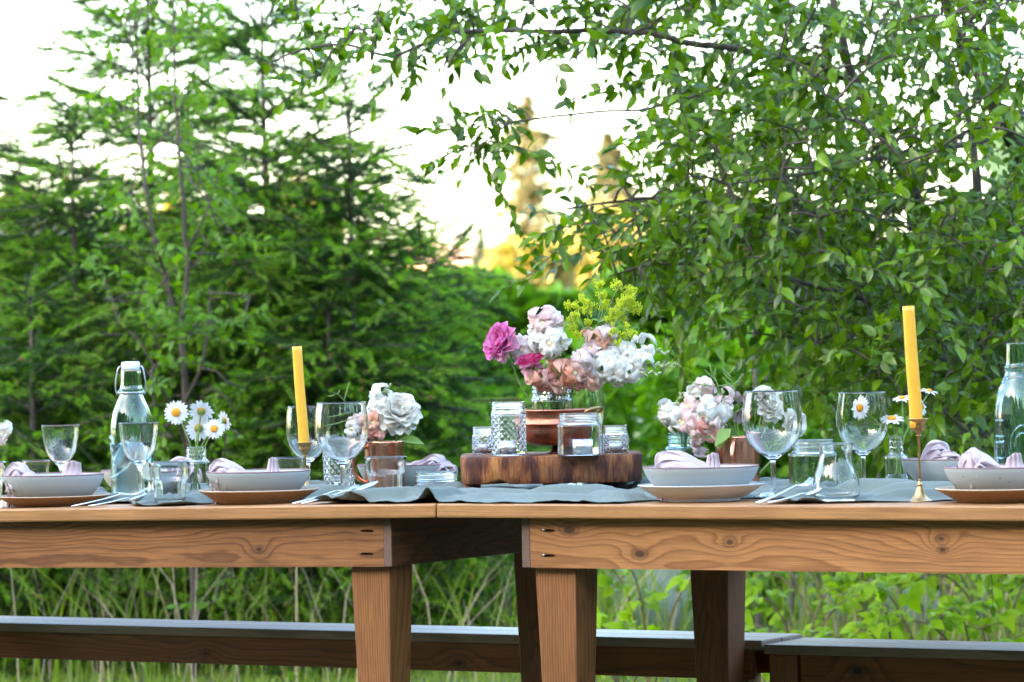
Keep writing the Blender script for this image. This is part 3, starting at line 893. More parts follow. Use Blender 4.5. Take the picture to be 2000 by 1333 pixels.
# ------------------------------------------------------------------ shrubs
def shrub(label, x, y, h, w, n, leaf, mat, group, stems=5, tmpl=LEAF2):
    t = thing('shrub', label, 'shrub', (x, y, 0), group=group)
    for k in range(stems):
        a = RNG.uniform(0, 6.28)
        b = MB(); e = Vector((math.cos(a) * w * .55, math.sin(a) * w * .4, h * RNG.uniform(.65, .95)))
        b.tube([(0, 0, -.02), e * 0.5 + Vector((0, 0, h * .12)), e], [.012, .008, .003], 5)
        b.build('stem', M_BARK2, t)
    pos, rot, sz = clump_crown(n, w, w * .8, h * .62, leaf, 0.35, 14, tmpl)
    pos[:, 2] = np.maximum(pos[:, 2] + h * .46, 0.02)
    f = mobj('foliage', fast_mesh('foliage', *scatter(tmpl, pos, rot, sz), mat), t); f['kind'] = 'stuff'
GL = 'dark leafy shrubs behind the spruces'
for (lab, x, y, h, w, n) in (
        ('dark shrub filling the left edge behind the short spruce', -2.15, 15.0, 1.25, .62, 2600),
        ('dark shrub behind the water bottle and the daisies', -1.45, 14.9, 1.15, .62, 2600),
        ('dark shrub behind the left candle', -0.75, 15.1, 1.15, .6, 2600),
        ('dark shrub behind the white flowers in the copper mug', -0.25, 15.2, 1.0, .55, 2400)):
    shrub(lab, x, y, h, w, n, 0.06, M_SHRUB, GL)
GR = 'bright green shrubs behind the right half of the table'
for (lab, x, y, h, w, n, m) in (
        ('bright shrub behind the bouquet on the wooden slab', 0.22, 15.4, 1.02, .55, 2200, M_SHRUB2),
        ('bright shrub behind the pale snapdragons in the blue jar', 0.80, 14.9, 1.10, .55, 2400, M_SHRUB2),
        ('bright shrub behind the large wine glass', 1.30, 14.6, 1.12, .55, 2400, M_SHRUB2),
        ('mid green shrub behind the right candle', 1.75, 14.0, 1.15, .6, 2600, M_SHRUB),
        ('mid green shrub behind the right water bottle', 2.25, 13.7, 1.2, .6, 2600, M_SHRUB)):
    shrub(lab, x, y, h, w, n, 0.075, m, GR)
GU = 'low undergrowth bushes behind the bench'
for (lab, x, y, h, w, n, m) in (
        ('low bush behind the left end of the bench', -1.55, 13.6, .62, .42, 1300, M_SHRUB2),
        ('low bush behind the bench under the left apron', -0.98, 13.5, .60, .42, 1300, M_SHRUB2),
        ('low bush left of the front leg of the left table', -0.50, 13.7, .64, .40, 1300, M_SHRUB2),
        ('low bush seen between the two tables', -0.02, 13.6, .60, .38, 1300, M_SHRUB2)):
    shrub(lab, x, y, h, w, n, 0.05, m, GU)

# saplings' bare stems standing behind the right half
def stem_plant(label, pts, rad):
    p = PL(pts)
    b = MB((p[0].x, p[0].y, 0)); b.tube(spline(p, 4), rad, 6)
    o = b.build('bare_stem', M_BARK2, None); o.location = (p[0].x, p[0].y, 0)
    tag(o, label, 'stem', 'bare stems behind the right half of the table')
def lin(a, b, n): return np.linspace(a, b, n).tolist()
stem_plant('bare grey stem rising behind the large wine glass', [(1480, 1290, 12.9), (1478, 900, 12.9), (1474, 700, 12.9), (1470, 580, 12.9)], lin(.011, .006, 13))
stem_plant('bare stem bending right of the large wine glass', [(1545, 1290, 12.7), (1552, 900, 12.7), (1562, 740, 12.7), (1575, 660, 12.7)], lin(.009, .005, 13))
stem_plant('bare brown stem leaning left behind the second wine glass', [(1735, 1290, 12.6), (1712, 900, 12.6), (1680, 770, 12.6), (1650, 690, 12.6)], lin(.009, .004, 13))

# bramble plants behind the right bench
def tri_leaf():
    v, f = leaf_template(6, 0.40, 0.30, 0.7, 0.66)
    Vs, Fs = [], []
    for k, (an, s) in enumerate(((0, 1.0), (1.15, .78), (-1.15, .78))):
        c, q = math.cos(an), math.sin(an)
        m = np.array([[c, -q, 0], [q, c, 0], [0, 0, 1]])
        ser = v.copy(); ser[:, 0] *= 1 + 0.13 * np.sign(np.sin(ser[:, 1] * 40))
        Vs.append((ser * s) @ m.T + np.array([0, .16 if k == 0 else 0.08, 0])); Fs.append(f + k * len(v))
    return np.concatenate(Vs), np.concatenate(Fs)
TRI = tri_leaf()
M_CANE = m_plain('cane', (0.16, 0.11, 0.06), 0.7)
bl = [fast_mesh('leaf', *leaf_variant(TRI, k), M_BRAM) for k in range(4)]
def bramble(label, px, D, tip, n, size, ncane=4):
    g = P(px, 1000, D); 
    t = thing('bramble', label, 'bramble', (g.x, g.y, 0), group='brambles behind the right bench')
    rg = random.Random(px)
    for c in range(ncane):
        a = rg.uniform(0, 6.28); r = rg.uniform(.10, .26)
        h = rg.uniform(.55, 1.0) * tip
        pts = spline([Vector((0, 0, -.02)), Vector((math.cos(a) * r * .4, math.sin(a) * r * .3, h * .7)), Vector((math.cos(a) * r, math.sin(a) * r * .7, h)), Vector((math.cos(a) * r * 1.7, math.sin(a) * r, h * .86))], 4)
        b = MB(); b.tube(pts, lin(.0045, .0015, len(pts)), 5); b.build('cane', M_CANE, t)
        for k in range(n):
            q = pts[rg.randint(2, len(pts) - 1)]
            o = mobj('leaf', bl[rg.randint(0, 3)], t)
            A = Vector((rg.gauss(0, 1), rg.gauss(-.3, .8), rg.gauss(.1, .4))).normalized()
            N = Vector((rg.gauss(0, .35), -.5 + rg.gauss(0, .3), 1))
            X = A.cross(N).normalized(); Z = X.cross(A)
            m = Matrix((X, A, Z)).transposed().to_4x4()
            o.matrix_local = Matrix.Translation(q + A * .02) @ m @ Matrix.Scale(size * rg.choice([.5, .62, .8, .95]), 4)
for (lab, px, D, tip, n, s) in (
        ('lime green bramble between the leg and the far leg of the right table', 1265, 11.6, .45, 7, .065),
        ('low bramble in front of the far leg of the right table', 1210, 11.2, .34, 6, .06),
        ('bright bramble right of the shaded far leg', 1560, 11.4, .36, 7, .06),
        ('bramble clump under the middle of the right apron', 1680, 11.9, .46, 8, .065),
        ('lime bramble with broad leaves low behind the right bench', 1800, 11.2, .36, 8, .07),
        ('tall bramble below the right candle', 1830, 12.2, .52, 8, .07),
        ('bramble at the right picture edge under the apron', 1945, 11.5, .46, 8, .07),
        ('small bright bramble just behind the seam of the two benches', 1500, 10.9, .34, 7, .055),
        ('sprawling bramble rising over the right bench near its middle', 1740, 10.8, .33, 8, .058),
        ('bramble with small leaves low under the apron, right of the far leg', 1625, 12.4, .56, 9, .055),
        ('bramble sprig rising over the right bench near the picture edge', 1905, 10.8, .35, 8, .058),
        ('bramble cut by the right picture edge', 2040, 11.9, .52, 8, .07)):
    bramble(lab, px, D, tip, n, s)
# ================================================================== TABLES AND BENCHES
WL, WD = (0.40, 0.205, 0.085), (0.16, 0.068, 0.024)
TOPL, TOPD = (0.54, 0.265, 0.095), (0.22, 0.085, 0.024)
def local_hit(px, py, v):
    """table coordinates (u, z) where the ray of a pixel meets the upright plane v"""
    d = ray(px, py)
    q = FRONT + V * v - CAM
    p = CAM + d * (q.dot(V) / d.dot(V))
    u, _ = uv_of(p)
    return u, p.z
APV = 0.032
kr = [local_hit(*q, APV) + (r,) for q, r in (((1250, 1083), .012), ((1425, 1060), .012), ((1838, 1053), .008), ((1841, 1074), .008), ((1112, 1036), .014))]
kl = [local_hit(506, 1074, APV) + (.0085,)]
SX = FRONT + U * SEAM
def loc_u(k): return [(u - SEAM, z, r) for u, z, r in k]
M_TOPW = m_wood('table_top_wood', TOPL, TOPD, (), 0, 3.1, 90, 0.02, (0.72, 0.3), 0.42)
M_APR_R = m_wood('apron_wood', (0.55, 0.240, 0.074), (0.20, 0.066, 0.016), loc_u(kr), 0, 7.3, 120, 0.03, (0.64, 0.09), 0.5)
M_APR_L = m_wood('apron_wood_left', (0.40, 0.160, 0.047), (0.090, 0.028, 0.007), loc_u(kl), 0, 1.9, 150, -0.045, (0.66, 0.085), 0.5)
M_APR_SHADE = m_wood('shaded_apron_wood', (0.20, 0.064, 0.016), (0.05, 0.016, 0.005), [(0.12, 0.67, .02)], 1, 5.2, 130, 0.05, (0.0, 0.66), 0.5)  # apron wood darkened for the shade on end and far aprons
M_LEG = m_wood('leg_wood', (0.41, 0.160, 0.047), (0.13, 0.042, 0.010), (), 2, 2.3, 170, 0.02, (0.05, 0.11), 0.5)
M_LEG_SHADE = m_wood('shaded_leg_wood', (0.29, 0.100, 0.027), (0.11, 0.036, 0.010), (), 2, 8.3, 170, 0.02, (0.05, 0.11), 0.55)  # leg wood darkened for the shade on the far legs
M_ENDG = m_plain('end_grain', (0.16, 0.095, 0.065), 0.8, var=0.3, scale=220, bump=0.5)
M_SCREW = m_plain('screw_steel', (0.55, 0.55, 0.55), 0.3, 1.0)
M_POCKET = m_plain('pocket_wood', (0.17, 0.07, 0.03), 0.8, var=0.3, scale=150)

def pocket_cut(o, spots):
    """cuts slanting pocket-screw holes into a board"""
    cb = MB()
    for (u, z) in spots: cb.ball((u, APV + .001, z), 1, 14, 8, (.0165, .008, .0034))
    c = cb.build('cutter', M_POCKET, o.parent, True, True)
    bpy.context.view_layer.update()
    m = o.modifiers.new('b', 'BOOLEAN'); m.operation, m.solver, m.object = 'DIFFERENCE', 'EXACT', c
    bpy.context.view_layer.update()
    me = bpy.data.meshes.new_from_object(o.evaluated_get(bpy.context.evaluated_depsgraph_get()))
    o.modifiers.clear(); o.data = me
    bpy.data.objects.remove(c)
    if len(me.materials) < 2: me.materials.append(M_POCKET)
    for p in me.polygons:
        if abs(p.normal.y) < 0.995 and any(abs(p.center.x - u) < .021 and abs(p.center.z - z) < .006 for u, z in spots): p.material_index = 1

def table(label, u0, u1, tilt, ap0, ap1, apm, pockets, screws, left):
    t = thing('table', label, 'table', (SX.x, SX.y, 0), -TA, 'wooden dining tables')
    nb = 6; bw = TW / nb; g = 0.0015
    top, th, ah = TZ, 0.028, 0.098
    zs = lambda x: x * math.tan(tilt)
    def board(name, a, b, mat, bv=.0025):
        m = MB(); m.box(a, b)
        m.v = [(x, y, z + zs(x)) for x, y, z in m.v]
        return bevel(m.build(name, mat, t, False), bv)
    for k in range(nb): board('board', (u0, k * bw + g, top - th), (u1, (k + 1) * bw - g, top), M_TOPW, .004)
    ae = 0.019
    zb, zt = top - th - ah, top - th - .0005
    v1 = TW - .045
    fa = board('apron', (ap0 + ae, APV, zb), (ap1 - ae, APV + ae, zt), apm)
    board('apron', (ap0 + ae, v1 - ae, zb), (ap1 - ae, v1, zt), M_APR_SHADE)
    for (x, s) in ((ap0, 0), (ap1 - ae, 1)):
        e = board('end_apron', (x, APV + .001, zb), (x + ae, v1 - .001, zt), M_APR_SHADE)
        ep = MB(); ep.box((x + .0008, APV - .0005, zb + .0008), (x + ae - .0008, APV + .0008, zt - .0008))
        ep.v = [(a, b, c + zs(a)) for a, b, c in ep.v]
        ep.build('end_grain', M_ENDG, e, False)
    if pockets:
        fa.modifiers.clear()
        pocket_cut(fa, pockets)
        for (u, z) in pockets:
            if screws:
                s = MB(); s.ball((u - .011, APV + .0012, z + .001), .0033, 8, 5)
                s.build('screw', M_SCREW, fa)
    lw = 0.090
    for (x, s) in ((ap0 + ae, 1), (ap1 - ae - lw, -1)):
        for (y, f) in ((APV + ae, 0), (v1 - ae - lw, 1)):
            m = MB()
            zl = zs(x)
            zbt = -0.03 if not tilt else -0.03 - zl
            tp = .020
            a0, a1, b0, b1 = x, x + lw, y, y + lw
            z0, z1 = zbt + zl, zb + zl + .094
            kn = zb + zl
            def ring(k, z): return [(a0 + k, b0 + k, z), (a1 - k, b0 + k, z), (a1 - k, b1 - k, z), (a0 + k, b1 - k, z)]
            m.add(ring(tp * .9, z0) + ring(.0, kn - .03) + ring(0, z1), [(3, 2, 1, 0), (8, 9, 10, 11)] + [(i * 4 + k, i * 4 + (k + 1) % 4, i * 4 + 4 + (k + 1) % 4, i * 4 + 4 + k) for i in (0, 1) for k in range(4)])
            bevel(m.build('leg', M_LEG_SHADE if f else M_LEG, t, False), .003)
    return t
def pk(px, py, dz=0.0):
    u, z = local_hit(px, py, APV)
    return (u - SEAM, z)
ul = local_hit(765, 1060, APV)[0] - SEAM
ur = local_hit(1019, 1060, APV)[0] - SEAM
table('left wooden table ending at the gap, its apron streaked with dark grain', -2.0, -0.0015, TILT, -1.9, ul, M_APR_L, [pk(717, 1038), pk(717, 1083)], False, True)
table('right wooden table, lighter apron with knots and two screws', 0.0015, 2.25, 0.0, ur, 2.1, M_APR_R, [pk(1071, 1037), pk(1071, 1086)], True, False)

# benches on the far side
M_BTOP = m_wood('bench_top_wood', (0.42, 0.31, 0.235), (0.20, 0.14, 0.10), (), 0, 4.4, 80, 0.02, (0.42, 0.12), 0.42)
M_BAPR = m_wood('bench_apron_wood', (0.38, 0.125, 0.032), (0.13, 0.040, 0.010), [(-0.62, .36, .012), (0.35, .365, .014), (-1.3, .365, .011)], 0, 9.7, 130, 0.04, (0.38, 0.10), 0.5)
M_BEND = m_wood('bench_leg_wood', (0.46, 0.20, 0.07), (0.20, 0.085, 0.03), (), 2, 1.2, 150, 0.02, (0.05, 0.11), 0.5)
def bench(label, u0, u1, v0, zt, apr0, apr1, aph, legs, skew=0.0):
    o = FRONT + V * v0
    t = thing('bench', label, 'bench', (o.x, o.y, 0), -TA + skew, 'wooden benches')
    wd, th = 0.20, 0.021
    for k in range(2):
        b = MB(); b.box((u0, k * wd / 2 + .0012, zt - th), (u1, (k + 1) * wd / 2 - .0012, zt))
        bevel(b.build('board', M_BTOP, t, False), .003)
    for y in (.012, wd - .031):
        b = MB(); b.box((apr0, y, zt - th - aph), (apr1, y + .019, zt - th - .0005)); bevel(b.build('apron', M_BAPR, t, False), .002)
    for x in legs:
        for y in (.010, wd - .075):
            b = MB(); b.box((x, y, -.03), (x + .065, y + .065, zt - th - .001)); bevel(b.build('leg', M_BEND, t, False), .003)
p = None
def bench_uz(px, py, v):
    u, z = local_hit(px, py, v)
    return u, z
uz1 = bench_uz(1000, 1240, 0.80)
uE = bench_uz(1487, 1262, 0.80)[0]
bench('long bench behind both tables, its dark top catching the sky', -3.2, uE, .80, uz1[1], -3.1, uE - .03, .064, (-3.0, uE - .16))
bench('right bench with a pale square leg at its left end', uE + .004, 2.4, .80, bench_uz(1700, 1264, .80)[1], uE + .085, 2.3, .14, (uE + .012, 2.2))

# ================================================================== THINGS ON THE TABLE
G_CLEAR = m_glass('clear_glass', (0.985, 0.99, 0.99))
G_WOB = m_glass('moulded_glass', (0.97, 0.985, 0.985), wob=0.25)
G_QUILT = m_glass('quilted_glass', (0.98, 0.985, 0.985), quilt=220, z0=.010, z1=.083)
G_DIMP = m_glass('dimpled_glass', (0.98, 0.985, 0.985), quilt=330, z0=.008, z1=.040)
G_CUT = m_glass('cut_glass', (0.98, 0.985, 0.985), quilt=180)
G_AQUA = m_glass('aqua_glass', (0.905, 0.97, 0.972))
G_BLUE = m_glass('blue_jar_glass', (0.82, 0.92, 0.96), wob=0.2)
M_WATER = m_glass('water', (0.97, 0.99, 0.99), ior=1.333)
M_STEEL = m_plain('steel', (0.72, 0.73, 0.76), 0.22, 1.0)
M_WIRE = m_plain('wire', (0.55, 0.54, 0.58), 0.35, 1.0)
M_CAP = m_plain('porcelain', (0.82, 0.82, 0.80), 0.25)
M_WAX = m_plain('beeswax', (0.86, 0.43, 0.035), 0.42, var=0.10, scale=18, Subsurface_Weight=0.25, Subsurface_Radius=(0.02, 0.01, 0.003), Subsurface_Scale=0.3)
M_WICK = m_plain('wick', (0.02, 0.02, 0.025), 0.9)
M_BRASS = m_plain('brass', (0.48, 0.30, 0.13), 0.34, 1.0, var=0.35, scale=60)
M_COPPER = m_plain('copper', (0.68, 0.31, 0.19), 0.22, 1.0, var=0.45, scale=30)
M_COPPER2 = m_plain('dull_copper', (0.46, 0.19, 0.115), 0.34, 1.0, var=0.4, scale=30)
M_TIN = m_plain('candle_tin', (0.80, 0.80, 0.82), 0.35, 1.0)
M_TWAX = m_plain('white_wax', (0.85, 0.84, 0.80), 0.5)
M_CPLATE = m_wood('plate_wood', (0.42, 0.235, 0.105), (0.20, 0.10, 0.04), (), 0, 6.1, 210, 0.06, (0.0, 0.1), 0.5)
M_PRIM = m_plain('plate_rim_wood', (0.62, 0.48, 0.33), 0.5, var=0.15, scale=60)
def m_stone():
    t = NT('speckled_stoneware')
    co = t.obj()
    v = t.n('TexVoronoi'); v.inputs['Scale'].default_value = 75; t.l(co, v.inputs['Vector'])
    sp = t.n('SeparateColor'); t.l(v.outputs['Color'], sp.inputs[0])
    spot = t.math('MULTIPLY', t.math('LESS_THAN', v.outputs['Distance'], t.math('MULTIPLY', sp.outputs[0], 0.13)), t.math('GREATER_THAN', sp.outputs[1], 0.62))
    c = t.mix(t.noise(co, 9, 3), (0.37, 0.40, 0.395), (0.45, 0.475, 0.465))
    c = t.mix(spot, c, (0.09, 0.075, 0.07))
    return t.done(t.princ(Base_Color=c, Roughness=0.42).outputs[0])
M_STONE = m_stone()
M_RIM = m_plain('bare_clay_rim', (0.23, 0.135, 0.13), 0.7, var=0.25, scale=120)
M_WPLATE = m_plain('white_stoneware', (0.58, 0.585, 0.575), 0.4, var=0.13, scale=14)
def m_cloth(name, a, b, sc_=900):
    t = NT(name)
    co = t.obj()
    w1 = t.n('TexWave', _wave_type='BANDS', _bands_direction='X'); w1.inputs['Scale'].default_value = sc_; w1.inputs['Distortion'].default_value = 1.0
    w2 = t.n('TexWave', _wave_type='BANDS', _bands_direction='Y'); w2.inputs['Scale'].default_value = sc_; w2.inputs['Distortion'].default_value = 1.0
    t.l(co, w1.inputs['Vector']); t.l(co, w2.inputs['Vector'])
    h = t.math('MULTIPLY', t.math('ADD', w1.outputs['Fac'], w2.outputs['Fac']), .5)
    c = t.mix(t.noise(co, 14, 5, .6), a, b)
    c = t.mix(t.math('MULTIPLY', t.noise(co, 380, 2), .35), c, tuple(x * .6 for x in a))
    p = t.princ(Base_Color=c, Roughness=0.9, Normal=t.bump(h, .25, .0006))
    p.inputs['Sheen Weight'].default_value = 0.1
    return t.done(p.outputs[0])
M_LINEN = m_cloth('grey_green_linen', (0.110, 0.142, 0.120), (0.178, 0.210, 0.180))
M_NAP = m_cloth('pink_linen', (0.50, 0.375, 0.385), (0.62, 0.50, 0.505))

FOOT = []                         # where things stand: the cloth lies flat there
class Spot:
    """a place on the table: px column, v depth; scale s = metres per pixel there"""
    def __init__(s, px, v, r=0.04, lift=None, z=None):
        s.p = on(px, v)
        if z is None:
            s.p.z += (0.0045 if v > 0.19 else 0.0006) if lift is None else lift
        else: s.p.z = z
        s.s = s.p.y / F
        s.base = proj(s.p)[1]
        FOOT.append((*uv_of(s.p), r))
    def h(s, py): return (s.base - py) * s.s

def lathe_thing(name, label, cat, spot, part, prof, mat, group=None, n=44, sub=2, rfun=None, ctr_hole=True):
    """prof: closed list of (radius, height) in metres, outer wall up, inner wall down"""
    t = thing(name, label, cat, spot.p, random.uniform(0, 6), group)
    b = MB(); b.lathe(sprof(prof, sub) if sub > 1 else prof, n, rfun=rfun)
    b.build(part, mat, t, True, True)
    return t
def shell(outer, wall, floor):
    """outer profile from the base rim up -> closed profile of a vessel with the given wall"""
    inner = [(r - wall, z) for r, z in outer if z > floor + .001]
    inner = inner[::-1]
    return [(0, 0)] + outer + [(outer[-1][0] - wall * .5, outer[-1][1] + wall * .35)] + inner + [(max(inner[-1][0] * .9, 0), floor), (0, floor)]

# ---- stemmed glasses
def wine(px, v, top, half, label, kind, r=.034):
    s = Spot(px, v, r)
    H, W = s.h(top), half * s.s
    if kind == 'goblet':
        o = [(.62, 0), (.64, .008), (.40, .030), (.14, .055), (.085, .10), (.080, .30), (.11, .345), (.30, .385), (.62, .455), (.87, .55), (.985, .66), (1.0, .76), (.965, .88), (.90, 1.0)]
        i = [(.875, 1.0), (.94, .88), (.975, .76), (.96, .66), (.845, .555), (.60, .467), (.28, .402), (0, .39)]
    else:
        o = [(.80, 0), (.82, .008), (.50, .028), (.16, .055), (.095, .10), (.09, .36), (.14, .43), (.34, .49), (.60, .565), (.80, .67), (.91, .80), (.965, .9), (1.0, 1.0)]
        i = [(.968, 1.0), (.93, .9), (.875, .80), (.765, .675), (.565, .575), (.31, .505), (0, .49)]
    prof = [(0, 0)] + [(a * W, b * H) for a, b in o] + [((o[-1][0] + i[0][0]) / 2 * W, H * 1.004)] + [(a * W, b * H) for a, b in i]
    return lathe_thing('wine_glass', label, 'wine glass', s, 'glass_body', prof, G_CLEAR, 'clear wine glasses', 48, 3)
wine(121, .42, 832, 37, 'small cordial wine glass standing behind the leftmost bowl', 'small', .028)
wine(274, .30, 827, 39.5, 'small cordial wine glass in front of the left water bottle', 'small', .028)
wine(670, .30, 788, 53, 'wine glass left of the copper mug, in front of the cut crystal tumbler', 'goblet')
wine(603, .60, 795, 42, 'wine glass partly hidden behind the left candle', 'goblet', .03)
wine(1511, .28, 766, 58.5, 'largest wine glass, white flowers seen through its bowl', 'goblet', .036)
wine(1687, .60, 768, 52, 'wine glass with a daisy seen through its bowl', 'goblet')
wine(1131, .74, 748, 53, 'pale glass goblet behind the bouquet and the copper colander', 'goblet')

# ---- tumblers
def tumbler(px, v, top, half, label, mat=None, kind='rocks', r=.032, cat='tumbler'):
    s = Spot(px, v, r)
    H, W = s.h(top), half * s.s
    if kind == 'rocks':
        o = [(.74, 0), (.765, .015), (.79, .2), (.815, .47), (.86, .56), (.93, .64), (.955, .72), (1.0, 1.0)]
        rf = lambda a, z: 1 - (.030 * (1 - abs(math.cos(a * 5)) ** 2) if z < .56 * H else 0)
        fl = .13
    elif kind == 'cut':
        o = [(.92, 0), (.95, .02), (.97, .5), (1.0, 1.0)]
        rf = lambda a, z: 1 - .025 * abs(math.sin(a * 9 + z * 140)) * (1 if z < .75 * H else 0)
        fl = .14
    else:
        o = [(.86, 0), (.90, .02), (.95, .5), (1.0, 1.0)]
        rf, fl = None, .1
    prof = shell([(a * W, b * H) for a, b in o], .0028 if kind == 'rocks' else .0022, fl * H)
    return lathe_thing('tumbler', label, cat, s, 'glass_body', prof, mat or G_CLEAR, 'clear drinking glasses', 60 if kind != 'plain' else 44, 2, rf)
tumbler(332, .085, 904, 40, 'faceted tumbler between the leftmost bowl and the daisies, at the table edge')
tumbler(754, .40, 894, 41, 'faceted tumbler in front of the left copper mug')
tumbler(-28, .12, 905, 41, 'tumbler cut off by the left picture edge')
tumbler(72, .52, 902, 27, 'plain low glass behind the napkin of the leftmost bowl', kind='plain')
tumbler(566, .55, 896, 29, 'plain low glass behind the second bowl, beside the left candlestick', kind='plain')
tumbler(663, .56, 862, 32, 'cut crystal tumbler behind the left wine glasses', G_CUT, 'cut')
# tulip-shaped glass
s = Spot(1634, .11, .035)
H, W = s.h(867), 47 * s.s
prof = shell([(a * W, b * H) for a, b in [(.80, 0), (.84, .02), (.86, .06), (.98, .14), (1.0, .26), (.92, .44), (.76, .64), (.68, .80), (.69, .90), (.74, 1.0)]], .0024, .13 * H)
lathe_thing('tumbler', 'tulip shaped glass with a pinched neck at the table edge', 'tumbler', s, 'glass_body', prof, G_CLEAR, 'clear drinking glasses', 48, 3)

# ---- jars
def jar(px, v, top, half, label, mat=G_CLEAR, neck=.93, z=None, base=None, name='jar', cat='jar', sh=.86, lift=None):
    s = Spot(px, v, half * .00105, z=z, lift=lift)
    H, W = s.h(top), half * s.s
    th = (1 - sh)
    o = [(.88, 0), (.96, .02), (1.0, .06), (1.0, sh - .12), (.985, sh - .06), (neck - .03, sh - .01), (neck - .05, sh + th * .12), (neck, sh + th * .2), (neck, sh + th * .32), (neck - .05, sh + th * .40), (neck - .05, sh + th * .50), (neck, sh + th * .58), (neck, sh + th * .70), (neck - .05, sh + th * .78), (neck - .02, 1.0)]
    prof = shell([(a * W, b * H) for a, b in o], .0026, .045 * H)
    t = lathe_thing(name, label, cat, s, 'glass_body', prof, mat, 'glass jars on the table', 44, 2)
    return t, s
SLAB_TOP_PX = 891
sl_c = on(1077, .50)
sl_s = sl_c.y / F
SLAB_Z0 = on(1077, .36).z + .026
SLAB_Z1 = SLAB_Z0 + 53 * sl_s
def tealight(px, v, half, hpx, z, label):
    s = Spot(px, v, .02, z=z)
    t = thing('tealight', label, 'candle', s.p, 0, 'tealights in jars')
    w, h = half * s.s, hpx * s.s
    b = MB(); b.lathe([(0, 0), (w, 0), (w, h), (w - .0006, h), (w - .0006, .001), (0, .001)], 28, rfun=lambda a, z: 1 + .008 * math.sin(a * 22)); b.build('cup', M_TIN, t, True, True)
    b = MB(); b.lathe([(0, .0015), (w - .0012, .0015), (w - .0012, h - .0022), (0, h - .0018)], 24); b.build('wax', M_TWAX, t, True, True)
    b = MB(); b.tube([(0, 0, h - .004), (.0004, 0, h + .004)], .0008, 5); b.build('wick', M_WICK, t)
jar(996, .375, 786, 34.5, 'tall quilted jar holding a tealight, at the front of the wooden slab', G_QUILT, .96, SLAB_Z1 + .0006)
tealight(991, .375, 20, 25, SLAB_Z1 + .0036, 'tealight inside the tall quilted jar')
jar(1134, .375, 808, 43.5, 'wide clear jar holding a tealight, at the front of the wooden slab', G_CLEAR, .92, SLAB_Z1 + .0006, sh=.80)
tealight(1140, .375, 20, 27, SLAB_Z1 + .0042, 'tealight inside the wide clear jar')
jar(946, .47, 835, 22, 'small dimpled jar on the left end of the wooden slab', G_DIMP, .95, SLAB_Z1 + .0006, sh=.74)
tealight(947, .47, 15, 17, SLAB_Z1 + .0030, 'tealight inside the small jar on the left end of the slab')
jar(1204, .47, 832, 25.5, 'small dimpled jar on the right end of the wooden slab', G_DIMP, .95, SLAB_Z1 + .0006, sh=.74)
tealight(1204, .47, 17, 18, SLAB_Z1 + .0030, 'tealight inside the small jar on the right end of the slab')
JB, SJB = jar(1335, .62, 847, 33.5, 'blue tinted jar of snapdragons behind the bowl with the white plate', G_BLUE, .86, sh=.80)
jar(1590, .50, 860, 48, 'wide clear jar between the two big wine glasses', G_WOB, .86, sh=.80)
DJ, SDJ = jar(385, .44, 874, 24.5, 'small round shouldered jar holding the left daisies', G_CLEAR, .80, sh=.78)
DB, SDB = jar(1752, .62, 855, 22.5, 'little bottle holding the right daisies', G_CLEAR, .64, sh=.70)
jar(852, .55, 922, 42, 'low glass dish with a ribbed rim on the runner beside the wooden slab', G_WOB, .97, sh=.45)
